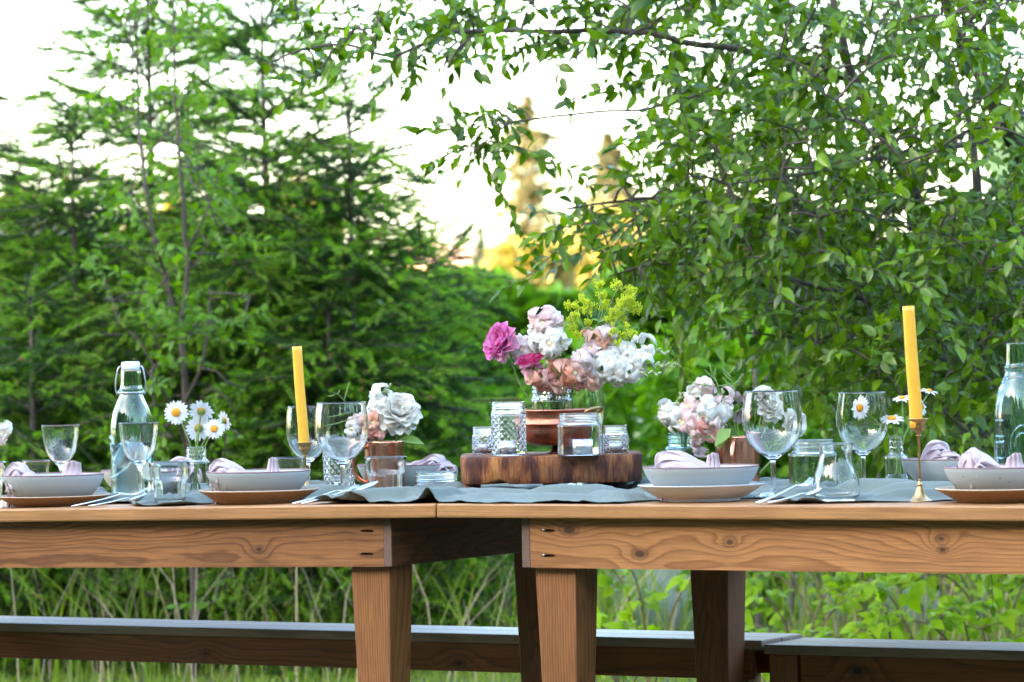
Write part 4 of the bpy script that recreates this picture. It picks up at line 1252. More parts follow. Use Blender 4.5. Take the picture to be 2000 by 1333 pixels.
# low candle seen inside the wide clear jar
# ---- swing-top bottles
def bottle(px, v, top, half, label, wet, lid, emboss):
    s = Spot(px, v, .045)
    H, W = s.h(top), half * s.s
    t = thing('water_bottle', label, 'bottle', s.p, 0, 'aqua water bottles')
    o = [(.90, 0), (.98, .01), (1.0, .04), (1.0, .46), (.97, .54), (.86, .63), (.68, .70), (.56, .745), (.52, .765), (.50, .77), (.55, .78), (.55, .80), (.50, .81), (.485, .86), (.46, .93), (.45, .945)]
    prof = shell([(a * W, b * H) for a, b in o], .0038, .03 * H)
    b = MB(); b.lathe(sprof(prof, 2), 52); body = b.build('glass_body', G_AQUA, t, True, True)
    wl = wet * H
    wi = [(0, .0302 * H)] + [(a * W - .0036, b * H) for a, b in o if .04 < b < wet] + [(np.interp(wet, [q[1] for q in o], [q[0] for q in o]) * W - .0036, wl), (0, wl)]
    wi.insert(1, (.97 * W - .0036, .0302 * H)); wi.insert(2, (W - .0036, .046 * H))
    b = MB(); b.lathe(wi, 48); b.build('water', M_WATER, t, True, True)
    # raised moulding on the front of the glass
    b = MB()
    def on_glass(ax, az):
        return Vector((math.sin(ax) * (W + .0004), -math.cos(ax) * (W + .0004), az * H))
    if emboss == 'swirl':
        c1 = [on_glass(-1.45 + 1.9 * k / 14, .44 - .02 * math.sin(k / 14 * 3) - .10 * (k / 14) ** 2 + .03 * math.sin(k * .9)) for k in range(15)]
        c2 = [on_glass(-1.45 + 2.0 * k / 14, .15 + .22 * (k / 14) ** 2.2) for k in range(15)]
        c3 = [on_glass(-1.25 + .5 * k / 10, .40 - .20 * k / 10 + .02 * math.sin(k * 2)) for k in range(11)]
        for c in (c1, c2, c3): b.tube(c, .0022, 6)
    else:
        for rr in (.30, .20):
            b.tube([on_glass(rr * 1.7 * math.cos(q / 24 * 6.2832), .28 + rr * .5 * math.sin(q / 24 * 6.2832)) for q in range(25)], .0016, 5)
        for zz in (.46, .36, .32, .22, .14):
            b.tube([on_glass(-1.3 + .55 * k / 5, zz) for k in range(6)], .0016, 5)
        for aa in (-.95, -.8): b.tube([on_glass(aa, .32 + .04 * k / 3) for k in range(4)], .0014, 5)
    b.build('embossing', G_AQUA, body)
    if lid:
        b = MB(); b.lathe(sprof([(0, .938 * H), (.40 * W, .938 * H), (.43 * W, .95 * H), (.43 * W, .99 * H), (.39 * W, 1.0 * H), (0, 1.002 * H)], 1), 28); b.build('stopper', M_CAP, t, True, True)
        b = MB(); b.lathe([(.46 * W, .931 * H), (.475 * W, .934 * H), (.475 * W, .9385 * H), (.46 * W, .9385 * H)], 24, closed=True); b.build('seal', m_plain('rubber_seal', (.75, .62, .45), .6), t, True, True)
        b = MB()
        for sg in (-1, 1):
            b.tube(spline([(sg * .40 * W, 0, .965 * H), (sg * .56 * W, -.004, .955 * H), (sg * .68 * W, -.006, .86 * H), (sg * .70 * W, -.004, .79 * H), (sg * .62 * W, -.003, .762 * H), (sg * .57 * W, -.002, .79 * H)], 4), .0017, 6)
        b.tube([(.575 * W * math.cos(k / 24 * 6.2832), .575 * W * math.sin(k / 24 * 6.2832), .772 * H) for k in range(25)], .0016, 5, 0, False)
        b.build('wire_bail', M_WIRE, t)
    return t
bottle(260, .46, 707, 42, 'aqua swing top water bottle with a white stopper, left of the daisies', .40, True, 'swirl')
bottle(1993, .52, 655, 49, 'aqua water bottle with raised rings, cut by the right picture edge', .74, False, 'rings')

# ---- bowls, plates, napkins
def dish(px, v, top, half, label, wood, plate_half, plate_label, z_extra=0.0, plate_h=25, front=True):
    s = Spot(px, v, .11 if front else .09)
    h_p = plate_h * s.s if plate_half else 0
    zp = 0.35 * h_p + (.006 if plate_half else 0)
    if plate_half:
        W = plate_half * s.s
        pt = thing('plate', plate_label, 'plate', s.p, random.uniform(-.4, .4), 'plates under the bowls')
        if wood:
            pr = [(0, 0), (.62 * W, 0), (.70 * W, .12 * h_p), (.90 * W, .68 * h_p), (.985 * W, .90 * h_p), (W, h_p), (.98 * W, 1.02 * h_p), (.90 * W, .84 * h_p), (.68 * W, .40 * h_p), (.6 * W, .34 * h_p), (0, .34 * h_p)]
        else:
            pr = [(0, 0), (.58 * W, 0), (.60 * W, .10 * h_p), (.80 * W, .48 * h_p), (.95 * W, .84 * h_p), (W, .985 * h_p), (.985 * W, h_p), (.92 * W, .88 * h_p), (.76 * W, .55 * h_p), (.60 * W, .30 * h_p), (0, .30 * h_p)]
        b = MB(); b.lathe(sprof(pr, 2), 64); b.build('dish', M_CPLATE if wood else M_WPLATE, pt, True, True)
        b = MB(); b.lathe([((.994 + .008 * math.cos(a)) * W, (1.0 + .05 * math.sin(a)) * h_p) for a in np.linspace(0, 6.2832, 7)[:-1]], 64, closed=True)
        b.build('rim', M_PRIM if wood else m_plain('plate_rim', (.52, .50, .47), .4), pt, True, True)
    zl = s.p.z + (.34 * h_p + .0008 if plate_half else 0)
    W = half * s.s
    H = s.h(top) - (zl - s.p.z)
    t = thing('bowl', label, 'bowl', (s.p.x, s.p.y, zl), random.uniform(0, 6), 'speckled stoneware bowls')
    pr = [(0, 0), (.50 * W, 0), (.56 * W, .02 * H), (.72 * W, .18 * H), (.86 * W, .45 * H), (.95 * W, .74 * H), (.995 * W, .97 * H), (.975 * W, .985 * H), (.92 * W, .74 * H), (.83 * W, .47 * H), (.68 * W, .22 * H), (.5 * W, .10 * H), (0, .09 * H)]
    b = MB(); b.lathe(sprof(pr, 2), 64); b.build('dish', M_STONE, t, True, True)
    b = MB(); b.lathe([((.984 + .014 * math.cos(a)) * W, (.985 + .032 * math.sin(a)) * H) for a in np.linspace(0, 6.2832, 9)[:-1]], 64, closed=True); b.build('rim', M_RIM, t, True, True)
    return s, zl, H, W
def napkin(label, s, strips, fans):
    """folds of one linen napkin; strips and fans are outlines in the photograph's pixels at the bowl's distance"""
    D = s.p.y
    b = MB(s.p)
    layers = []
    for pts, width, dz in strips:
        x0, y0 = pts[0][0], max(p[1] for p in pts)
        layers.append((pts, width, dz, .20, 0))
        layers.append(([(x0 + 7 + (x - x0) * .80, y0 - (y0 - y) * .80) for x, y in pts], width * .8, dz - .030, .10, 1))
        layers.append(([(x0 + 22 + (x - x0) * .86, y0 - (y0 - y) * .62) for x, y in pts], width * .6, dz - .048, .06, 2))
    for pts, width, dz, drop, q_ in layers:
        c = spline([P(x, y, D + dz) for x, y in pts], 5)
        n = len(c)
        def pos(a, bb, c=c, n=n, width=width, drop=drop, q_=q_):
            x = a * (n - 1); i = min(n - 2, int(x))
            p = c[i].lerp(c[i + 1], x - i)
            q = (bb - .5)
            pl = abs(math.sin(bb * 10 + a * 2.2 + width * 50 + q_ * 2)) ** .6
            nz = noise.noise(Vector((a * 5, bb * 6, width * 70 + q_)))
            return p + Vector((.012 * math.sin(bb * 9 + a * 4 + q_) * (.3 + abs(q) * 1.6), q * width + (.0075 * math.sin(bb * 27 + a * 1.6 + q_ * 2) + .005 * math.sin(a * 15 + bb * 5 + q_)) * min(1, abs(q) * 3), (.009 * pl - .006) * (.5 + abs(q)) + .006 * nz - drop * q * q * (1 + .5 * math.sin(a * 9 + width * 90))))
        b.grid(pos, n - 1, 30)
    for (bl_, br_, tl_, tr_), dz in fans:
        A, B, C, E = [P(x, y, D + dz) for x, y in (bl_, br_, tl_, tr_)]
        def pos(a, bb, A=A, B=B, C=C, E=E):
            lo, hi = A.lerp(B, bb), C.lerp(E, bb)
            tri = abs((bb * 7) % 2 - 1) - .5
            p = lo.lerp(hi, a)
            return p + Vector((0, (.005 * tri * (.3 + a)) + .020 * math.sin(a * 2.2) + .02 * (bb - .5) ** 2, (-.010 * abs(bb - .45)) * a))
        b.grid(pos, 8, 24)
    o = b.build('napkin', M_NAP, None)
    o.location = s.p
    m = o.modifiers.new('thickness', 'SOLIDIFY'); m.thickness = .0016
    return tag(o, label, 'napkin', 'pale pink linen napkins')
s, *_ = dish(105, .155, 927, 100, 'speckled grey bowl at the far left, on a light wooden plate', True, 112, 'light wooden plate under the leftmost bowl', plate_h=20)
napkin('pale pink napkin folded in the leftmost bowl', s, [([(14, 952), (12, 928), (24, 908), (42, 906), (56, 920), (72, 946)], .07, 0)], [((108, 950), (158, 950), (132, 896), (158, 902)), .01][0:1] and [(((110, 950), (160, 950), (128, 900), (156, 900)), .01)])
s, *_ = dish(506, .155, 920, 103, 'speckled grey bowl before the left candle, on a wooden plate', True, 117, 'wooden plate under the bowl before the left candle', plate_h=26)
napkin('pale pink napkin folded in the bowl before the left candle', s, [([(412, 944), (414, 912), (424, 899), (446, 901), (468, 912), (496, 940)], .07, 0)], [(((514, 945), (552, 945), (525, 893), (540, 894)), .01)])
s, *_ = dish(1370, .155, 911, 114, 'speckled grey bowl right of the wooden slab, on a white plate', False, 124, 'white stoneware plate under the bowl right of the slab', plate_h=32)
napkin('pale pink napkin spilling across the bowl with the white plate', s, [([(1284, 935), (1284, 890), (1300, 882), (1330, 888), (1360, 902), (1384, 914), (1396, 940)], .08, 0)], [(((1378, 940), (1414, 940), (1384, 886), (1404, 882)), .0)])
s, *_ = dish(1960, .17, 911, 116, 'speckled grey bowl at the right picture edge, on a dark wooden plate', True, 132, 'dark wooden plate at the right picture edge', plate_h=27)
napkin('pale pink napkin heaped in the bowl at the right edge', s, [([(1876, 935), (1876, 905), (1886, 884), (1898, 876), (1914, 884), (1940, 902), (1970, 935)], .09, .0)], [(((1962, 940), (2010, 940), (1972, 890), (1996, 880)), -.01)])
s, *_ = dish(290, .73, 918, 92, 'far grey bowl seen behind and through the left water bottle', False, 0, '', front=False)
napkin('pale pink napkin peeping over the far bowl behind the daisies', s, [([(320, 935), (332, 904), (352, 893), (372, 900), (386, 935)], .06, 0)], [])
s, *_ = dish(790, .75, 907, 92, 'far grey bowl behind the copper mug with white flowers', False, 0, '', front=False)
napkin('pale pink napkin lying on the far bowl behind the copper mug', s, [([(800, 925), (812, 903), (836, 893), (858, 889), (868, 900), (872, 925)], .07, 0)], [])
s, *_ = dish(1850, .76, 896, 84, 'far grey bowl behind the right candlestick', False, 0, '', front=False)
napkin('pale pink napkin standing up in the far bowl behind the right candlestick', s, [([(1796, 915), (1806, 885), (1818, 864), (1840, 862), (1850, 872), (1858, 915)], .06, 0)], [])

# ---- copper mugs
def mug(px, v, top, half, label, hang):
    s = Spot(px, v, .045)
    H, W = s.h(top), half * s.s
    t = thing('copper_mug', label, 'mug', s.p, 0, 'copper mugs used as vases')
    b = MB(); b.lathe(sprof(shell([(.93 * W, 0), (.99 * W, .02 * H), (W, .06 * H), (W, .9 * H), (1.0 * W, .96 * H), (1.03 * W, H)], .0015, .02 * H), 1), 48); b.build('cup', M_COPPER, t, True, True)
    b = MB(); c, q = math.cos(hang), math.sin(hang)
    pts = spline([(c * W * .99, q * W * .99, H * .90), (c * W * 1.42, q * W * 1.42, H * .88), (c * W * 1.68, q * W * 1.68, H * .62), (c * W * 1.50, q * W * 1.50, H * .32), (c * W * .99, q * W * .99, H * .18)], 5)
    b.tube(pts, .0048, 8); b.build('handle', M_COPPER, t)
    return s, H
SM1, HM1 = mug(752, .62, 863, 38.5, 'copper mug of white flowers left of the wooden slab', R(200))
SM2, HM2 = mug(1442, .60, 853, 43, 'copper mug of mixed flowers right of the wooden slab', R(-102))

# ---- candles in brass sticks
def candle(px, v, top, bot, cup_bot, dx_top, dx_bot, half, label, slabel, wick):
    s = Spot(px, v, .028)
    zb, zc = s.h(bot), s.h(cup_bot)
    t = thing('candlestick', slabel, 'candlestick', s.p, 0, 'brass candlesticks')
    k = s.s; c = k * half / 9.6
    pr = [(0, 0), (25 * k, 0), (25 * k, 2 * k), (17 * k, 6 * k), (11 * k, 14 * k), (7.5 * k, 25 * k), (5 * k, 31 * k), (6.5 * k, 33 * k), (4 * k, 36 * k), (2.6 * k, 40 * k)]
    b = MB(); b.lathe(sprof(pr + [(2.4 * k, 44 * k), (0, 44 * k)], 2), 36); b.build('foot', M_BRASS, t, True, True)
    b = MB(); b.lathe([(2.4 * k, 43 * k), (2.6 * k, zc * .7), (2.8 * k, zc - 3 * k), (4.5 * k, zc - 2 * k), (4.5 * k, zc), (0, zc)], 20); b.build('stem', M_BRASS, t, True, True)
    b = MB(); b.lathe(sprof([(0, zc - .0005), (4 * k, zc), (5 * k, zc + 4 * k), (9 * c, zc + 9 * k), (10.6 * c, zc + 13 * k), (10.2 * c, zb - 8 * k), (11.5 * c, zb - 4 * k), (14.5 * c, zb + 1 * k), (14 * c, zb + 2 * k), (10.3 * c, zb - 5 * k), (9.8 * c, zc + 15 * k), (0, zc + 13.5 * k)], 2), 32); b.build('cup', M_BRASS, t, True, True)
    H = s.h(top) - zb
    e = thing('candle', label, 'candle', s.p + Vector((0, 0, zc + 14 * k)), 0, 'yellow taper candles')
    h0 = zb - zc - 14 * k
    b = MB(); n = 22; L = H + h0
    pts = [Vector((dx_bot * k + (dx_top - dx_bot) * k * (i / n) ** 1.1 + .0004 * math.sin(i * .35), .004 * (i / n), L * i / n)) for i in range(n + 1)]
    b.tube(pts, [half * k * (1 - .10 * (i / n)) for i in range(n + 1)], 28); b.build('wax', M_WAX, e)
    b = MB(); q = pts[-1]; b.tube([q, q + Vector((.0006, 0, .004)), q + Vector((-.0004, 0, wick * k))], [.0016, .0015, .0009], 6); b.build('wick', M_WICK, e)
candle(597, .44, 677, 866, 890, -12, -1, 10.4, 'taller left yellow taper candle leaning slightly to the left', 'brass candlestick of the left candle, behind the second bowl', 8)
candle(1797, .15, 598, 820, 850, -15.5, -4, 13, 'yellow taper candle on the right, the tallest thing on the table', 'brass candlestick with a flared foot on the right table', 1.5)

# ---- wooden slab with the colander
def slab():
    t = thing('wooden_slab', 'thick dark wooden slab carrying the jars and the bouquet', 'serving board', (sl_c.x, sl_c.y, SLAB_Z0 - .022))
    rx, ry = 178 * sl_s, .175
    b = MB(); nseg, rows = 72, []
    prof = [(.0, 0), (.97, 0), (.982, .03), (.985, .3), (.99, .7), (.988, .95), (.977, 1.0), (0, 1.0)]
    hh = SLAB_Z1 - SLAB_Z0
    def rf(a, z):
        f = (abs(math.cos(a)) ** 5.5 + abs(math.sin(a)) ** 5.5) ** (-1 / 5.5)
        r = f * (1 + .010 * math.sin(a * 3 + 1) + .006 * math.sin(a * 11) + .004 * noise.noise(Vector((math.cos(a) * 6, math.sin(a) * 6, z * 60))))
        return r
    b.lathe([(p * 1.0, z * hh) for p, z in prof], nseg, rfun=rf)
    vs = []
    for (x, y, z) in b.v:
        z2 = z
        if z < hh * .5 and y < -.5 and -.72 < x < -.45: z2 = z + .012 * (1 - abs((x + .585) / .135))
        vs.append((x * rx, y * ry, z2 + .022))
    b.v = vs
    m = NT('burnt_wood'); co = m.obj()
    st = m.noise(m.mapping(co, (20, 18, 5)), 1.0, 5, .65)
    st2 = m.noise(m.mapping(co, (300, 300, 14)), 1.0, 2, .6)
    c = m.ramp(m.math('ADD', m.math('MULTIPLY', st, .85), m.math('MULTIPLY', st2, .20)), [(.40, (.026, .008, .008)), (.49, (.075, .023, .012)), (.55, (.21, .068, .019)), (.65, (.44, .18, .055))])
    bt = m.noise(m.mapping(co, (14, 14, 10)), 1.0, 3, .6)
    c = m.mix(m.math('MULTIPLY', m.ramp(bt, [(.45, (0, 0, 0)), (.62, (1, 1, 1))]), .6), c, (.045, .022, .018))
    mat = m.done(m.princ(Base_Color=c, Roughness=.68, Specular_IOR_Level=.3, Normal=m.bump(m.math('ADD', st2, st), .5, .002)).outputs[0])
    b.build('board', mat, t, True, True)
    for (x, y) in ((-.86, -.62), (.60, .3), (0, .75)):
        f = MB(); f.lathe([(0, 0), (.016, 0), (.018, .0225), (0, .0225)], 16, ctr=(x * rx, y * ry, 0)); f.build('foot', mat, t, True, True)
slab()
FOOT.append((*uv_of(sl_c), .15))
CS = Spot(1090, .52, .05, z=SLAB_Z1 + .0006)
def colander():
    k = CS.s
    t = thing('colander', 'copper colander with punched holes and a brass handle on the wooden slab', 'colander', CS.p)
    H = CS.h(800); W = 78 * k
    o = [(.10, .17), (.52, .19), (.78, .255), (.92, .39), (.96, .54), (.965, .66), (.985, .665), (.985, .69), (.965, .70), (.965, .95), (1.0, .965), (1.01, 1.0)]
    oo = [(a * W, b * H) for a, b in o]
    b = MB(); b.lathe(sprof([(0, .165 * H)] + oo + [(a - .0014, z + .0004) for a, z in oo[::-1]] + [(0, .18 * H)], 1), 60); body = b.build('bowl', M_COPPER2, t, True, True)
    b = MB(); b.lathe(sprof([(0, 0), (.26 * W, 0), (.27 * W, .015 * H), (.14 * W, .08 * H), (.12 * W, .19 * H), (0, .19 * H)], 1), 28); b.build('foot', m_plain('dark_copper', (.16, .07, .05), .4, 1.0), t, True, True)
    b = MB()
    for (ca, cz) in ((-2.04, .43), (-1.1, .43), (-2.9, .43), (-.2, .43), (.9, .43), (2.1, .43)):
        for rr, nn in ((0, 1), (.055, 6), (.105, 12)):
            for q in range(nn):
                a = ca + rr * 1.25 * math.cos(q / nn * 6.283); z = cz + rr * .92 * math.sin(q / nn * 6.283)
                r = np.interp(z, [x[1] for x in o], [x[0] for x in o]) * W
                n = Vector((math.cos(a), math.sin(a), -.45)).normalized()
                c = Vector((math.cos(a) * r, math.sin(a) * r, z * H)) + n * .0004
                X = n.cross(Vector((0, 0, 1))).normalized(); Y = n.cross(X)
                b.add([c + (X * math.cos(w) + Y * math.sin(w)) * 1.7 * k for w in np.linspace(0, 6.283, 9)[:-1]] + [c + (X * math.cos(w) + Y * math.sin(w)) * 1.2 * k - n * .002 for w in np.linspace(0, 6.283, 9)[:-1]], [(i, (i + 1) % 8, 8 + (i + 1) % 8, 8 + i) for i in range(8)] + [tuple(range(8, 16))])
    hb = b.build('holes', m_plain('hole', (.02, .012, .01), .9), body, False); hb['kind'] = 'stuff'  # dark discs on the unbroken copper, coloured like the shade in holes
    for sg, a in ((1, -.55), (-1, math.pi - .55)):
        b = MB(); c, q = math.cos(a), math.sin(a); T = Vector((-q, c, 0)); N = Vector((c, q, 0))
        b.tube(spline([N * W * .98 + T * .028 + Vector((0, 0, .90 * H)), N * W * 1.12 + T * .026 + Vector((0, 0, .99 * H)), N * W * 1.2 + Vector((0, 0, 1.03 * H)), N * W * 1.12 - T * .026 + Vector((0, 0, .99 * H)), N * W * .98 - T * .028 + Vector((0, 0, .90 * H))], 5), .0034, 7)
        b.build('handle', M_BRASS, t)
colander()
BJ, SBJ = jar(1082, .52, 748, 41, 'mason jar of bouquet stems standing in the copper colander', G_CLEAR, .97, CS.p.z + .22 * CS.h(800), sh=.80)

# ---- cutlery
def bar(b, pts, wid, thk):
    """flat tapering strip along pts"""
    n = len(pts)
    vs, fs = [], []
    for i, p in enumerate(pts):
        t = (pts[min(i + 1, n - 1)] - pts[max(0, i - 1)]).normalized()
        sd = t.cross(Vector((0, 0, 1))).normalized()
        up = sd.cross(t)
        w, h = wid[i], thk
        vs += [p - sd * w - up * h, p + sd * w - up * h, p + sd * w * .8 + up * h, p - sd * w * .8 + up * h]
    for i in range(n - 1):
        for k in range(4): fs.append((i * 4 + k, i * 4 + (k + 1) % 4, i * 4 + 4 + (k + 1) % 4, i * 4 + 4 + k))
    fs += [(3, 2, 1, 0), tuple((n - 1) * 4 + k for k in range(4))]
    b.add(vs, fs)
def cutlery(kind, label, px0, v0, px1, v1, rise, back=0.0):
    a, e = on(px0, v0, .003), on(px1, v1, rise)
    t = thing(kind, label, kind, a, 0, 'forks and spoons on the runner')
    e = e - a; L = e.length
    d = e.normalized()
    sd = d.cross(Vector((0, 0, 1))).normalized(); up = sd.cross(d)
    pt = lambda f, h=0.0, w=0.0: d * L * f + up * h + sd * w
    b = MB()
    bar(b, [pt(0, .001), pt(.2, .002), pt(.45, .004), pt(.62, .007), pt(.70, .007)], [.0085, .0075, .0045, .003, .0035], .0012)
    b.build('handle', M_STEEL, t, True, True)
    b = MB()
    if kind == 'spoon':
        def pos(q, w):
            ang = w * 6.2832
            r = q
            return pt(.86 + .155 * r * math.cos(ang), .007 - .009 * (1 - r * r) + .004 * math.cos(ang) * r, .021 * r * math.sin(ang) * (1 - .18 * math.cos(ang)))
        b.grid(pos, 5, 20)
        o = b.build('bowl', M_STEEL, t)
        m = o.modifiers.new('t', 'SOLIDIFY'); m.thickness = .0012
    else:
        bar(b, [pt(.695, .007), pt(.74, .004), pt(.80, .002)], [.0035, .011, .0122], .0009)
        b.build('palm', M_STEEL, t, True, True)
        for k in range(4):
            w = -.0098 + k * .00653
            b = MB(); bar(b, [pt(.795, .002, w), pt(.88, .003, w), pt(1.0, .010, w * .96)], [.0022, .0019, .0009], .0008)
            b.build('tine', M_STEEL, t, True, True)
cutlery('fork', 'fork lying on the runner right of the leftmost plate', 140, .012, 290, .13, .026)
cutlery('spoon', 'spoon lying before the fork right of the leftmost plate', 172, .010, 287, .09, .014)
cutlery('fork', 'fork on the runner between the second bowl and the left wine glass', 572, .012, 700, .14, .026)
cutlery('spoon', 'spoon on the runner left of the faceted tumbler, before the copper mug', 590, .012, 738, .16, .030)
cutlery('fork', 'fork beside the tulip shaped glass, pointing up', 1480, .012, 1592, .16, .036)
cutlery('spoon', 'spoon beside the tulip shaped glass, lying before the fork', 1500, .012, 1606, .08, .018)

# ---- linen runner
def runner():
    rg = random.Random(5)
    u0, u1 = -1.35, 1.35
    NU, NV = 520, 84
    folds = []
    for k in range(95):
        fu, fv = rg.uniform(u0, u1), rg.uniform(.03, .80)
        a = rg.gauss(0, .55) if rg.random() < .7 else rg.uniform(-1.5, 1.5)
        folds.append((fu, fv, math.cos(a), math.sin(a), rg.uniform(.05, .22), rg.uniform(.009, .022), rg.uniform(.010, .028), rg.uniform(-2, 2)))
    # tall crumples seen in the photograph
    for (px, v, w, h, ln, an) in ((620, .35, .03, .026, .10, .1), (700, .22, .024, .022, .10, -.4), (870, .24, .022, .020, .12, .05), (960, .22, .022, .018, .14, .1), (1120, .20, .030, .026, .10, .5), (1190, .12, .020, .020, .08, -.5), (1290, .60, .03, .02, .1, 0), (1560, .24, .03, .026, .07, .4), (1720, .34, .035, .034, .10, .15), (1800, .28, .03, .028, .10, .3), (1870, .34, .03, .028, .10, 0),
                                  (230, .26, .030, .024, .12, .1), (340, .13, .016, .016, .05, .8), (430, .2, .03, .02, .1, .2), (800, .10, .018, .016, .12, .05), (1040, .09, .018, .014, .16, -.05), (560, .5, .03, .02, .1, 0)):
        q = on(px, v); uu, vv = uv_of(q)
        folds.append((uu, vv, math.cos(an), math.sin(an), ln, w, h, 1.0))
    foot = [(f[0], f[1], f[2]) for f in FOOT]
    fu = np.array([f[0] for f in foot]); fv = np.array([f[1] for f in foot]); fr = np.array([f[2] for f in foot])
    PXS = [-100, 200, 300, 380, 420, 600, 640, 740, 850, 1000, 1150, 1250, 1270, 1480, 1520, 1600, 1700, 1800, 1840, 2100]
    FV = [.27, .20, .03, .03, .20, .20, .04, .02, .012, .010, .012, .02, .24, .24, .05, .03, .10, .14, .26, .26]
    vs = []
    for i in range(NU + 1):
        u = u0 + (u1 - u0) * i / NU
        pxc = proj(FRONT + U * u + V * .1)[0]
        f0 = float(np.interp(pxc, PXS, FV)) + .010 * noise.noise(Vector((u * 9, 0, 0))) + .006 * noise.noise(Vector((u * 26, 3, 0)))
        f0 = max(f0, .006)
        f1 = .80 + .02 * noise.noise(Vector((u * 4, 5, 0)))
        for j in range(NV + 1):
            t = j / NV
            v = f0 + (f1 - f0) * t
            h = 0.0
            for (a, b, c, s_, ln, w, hh, bend) in folds:
                du, dv = u - a, v - b
                al = du * c + dv * s_
                if abs(al) > 2 * ln: continue
                pe = -du * s_ + dv * c - bend * al * al
                if abs(pe) > 3 * w: continue
                h = max(h, hh * math.exp(-(pe / w) ** 2) * math.exp(-(al / ln) ** 4)) if True else h
            h += .0035 * (noise.noise(Vector((u * 14, v * 22, 1.7))) + .5) + .0012 * noise.noise(Vector((u * 60, v * 60, 0)))
            hem = math.exp(-(v - f0) / .03)
            h += hem * .010 * max(0.0, noise.noise(Vector((u * 17, 9, v * 6))) + .35 * noise.noise(Vector((u * 41, 3, v * 9))))
            d = np.min(np.hypot(fu - u, fv - v) - fr)
            k = min(1.0, max(0.0, (d - .002) / .035)); k = k * k * (3 - 2 * k)
            z = tz(u) + .0016 + max(0.0, h) * k
            p = FRONT + U * u + V * v
            vs.append((p.x, p.y, z))
    w = NV + 1
    fs = [(i * w + j, (i + 1) * w + j, (i + 1) * w + j + 1, i * w + j + 1) for i in range(NU) for j in range(NV)]
    c = FRONT + U * 0 + V * .4
    me = fast_mesh('table_runner', np.array(vs) - np.array(c)[None], np.array(fs), M_LINEN)
    o = mobj('table_runner', me, None, c)
    m = o.modifiers.new('t', 'SOLIDIFY'); m.thickness = .0012; m.offset = 1
    tag(o, 'crumpled grey green linen runner along both tables', 'table runner')
runner()
# ================================================================== FLOWERS
M_STEM = m_plain('stem_green', (0.16, 0.27, 0.06), 0.55, var=0.2, scale=90)
M_STEMD = m_plain('dark_stem', (0.10, 0.16, 0.05), 0.6)
M_DAISY = m_petal('daisy_petal', (0.70, 0.69, 0.68), (0.78, 0.77, 0.75), .3)
M_DISC = m_plain('daisy_disc', (0.72, 0.30, 0.012), 0.8, var=0.35, scale=500, bump=.8)
M_CALYX = m_plain('calyx', (0.20, 0.25, 0.05), 0.7, var=.4, scale=300)
M_HOT = m_petal('hot_pink_petal', (0.78, 0.15, 0.45), (0.84, 0.36, 0.60), .35)
M_MAG = m_petal('magenta_petal', (0.74, 0.05, 0.26), (0.80, 0.16, 0.38), .35)
M_LPINK = m_petal('light_pink_petal', (0.76, 0.32, 0.48), (0.80, 0.46, 0.58), .35)
M_WHITE = m_petal('white_petal', (0.80, 0.77, 0.66), (0.86, 0.84, 0.77), .35)
M_BLUSH = m_petal('blush_petal', (0.80, 0.55, 0.52), (0.84, 0.72, 0.67), .35)
M_PEACH = m_petal('peach_petal', (0.80, 0.36, 0.22), (0.82, 0.52, 0.40), .35)
M_CORAL = m_petal('salmon_petal', (0.74, 0.28, 0.23), (0.78, 0.46, 0.40), .35)
M_MAUVE = m_petal('mauve_sepal', (0.22, 0.17, 0.12), (0.44, 0.30, 0.32), .3)
M_LIME = m_petal('lime_flower', (0.54, 0.64, 0.012), (0.74, 0.80, 0.03), .4)
M_THROAT = m_plain('yellow_throat', (0.80, 0.66, 0.36), .6)
M_BUDG = m_petal('green_bud', (0.34, 0.44, 0.16), (0.50, 0.56, 0.32), .3)
M_SPRIG = m_leaf('sprig_leaf', (0.13, 0.24, 0.04), (0.20, 0.34, 0.07), .4)

def petal(L, W, cup, curl, mat, nu=5, nv=4, ruff=0.0, base=.25, tip=.9, seed=0):
    """one petal, base at the origin, along +Y, hollow side +Z"""
    rg = random.Random(seed)
    ph = rg.uniform(0, 6)
    b = MB()
    def pos(a, c):
        q = (c - .5) * 2
        w = W * (base + (1 - base) * math.sin(min(1, a * 1.15) * math.pi / 2)) * (math.sqrt(max(0, 1 - max(0, (a - tip * .75) / (1.02 - tip * .75)) ** 2)) * .85 + .15)
        z = cup * q * q * W * math.sin(a * math.pi * .6 + .2) - curl * a * a * L + ruff * L * a * a * math.sin(q * 5 + ph)
        return Vector((q * w, a * L - .10 * L * q * q * a, z))
    b.grid(pos, nu, nv)
    return b.mesh('petal', mat)
def mat_to(p, Y, Zhint, sc_=1.0, roll=0.0):
    """matrix at p with local +Y along Y"""
    Y = Vector(Y).normalized()
    X = Y.cross(Vector(Zhint))
    if X.length < 1e-4: X = Y.cross(Vector((.3, .5, .7)))
    X.normalize()
    Z = X.cross(Y)
    return Matrix.Translation(p) @ Matrix((X, Y, Z)).transposed().to_4x4() @ Matrix.Scale(sc_, 4)
def basis(n):
    n = Vector(n).normalized()
    a = n.cross(Vector((0.13, 0.31, 0.94)))
    a.normalize()
    return n, a, n.cross(a)

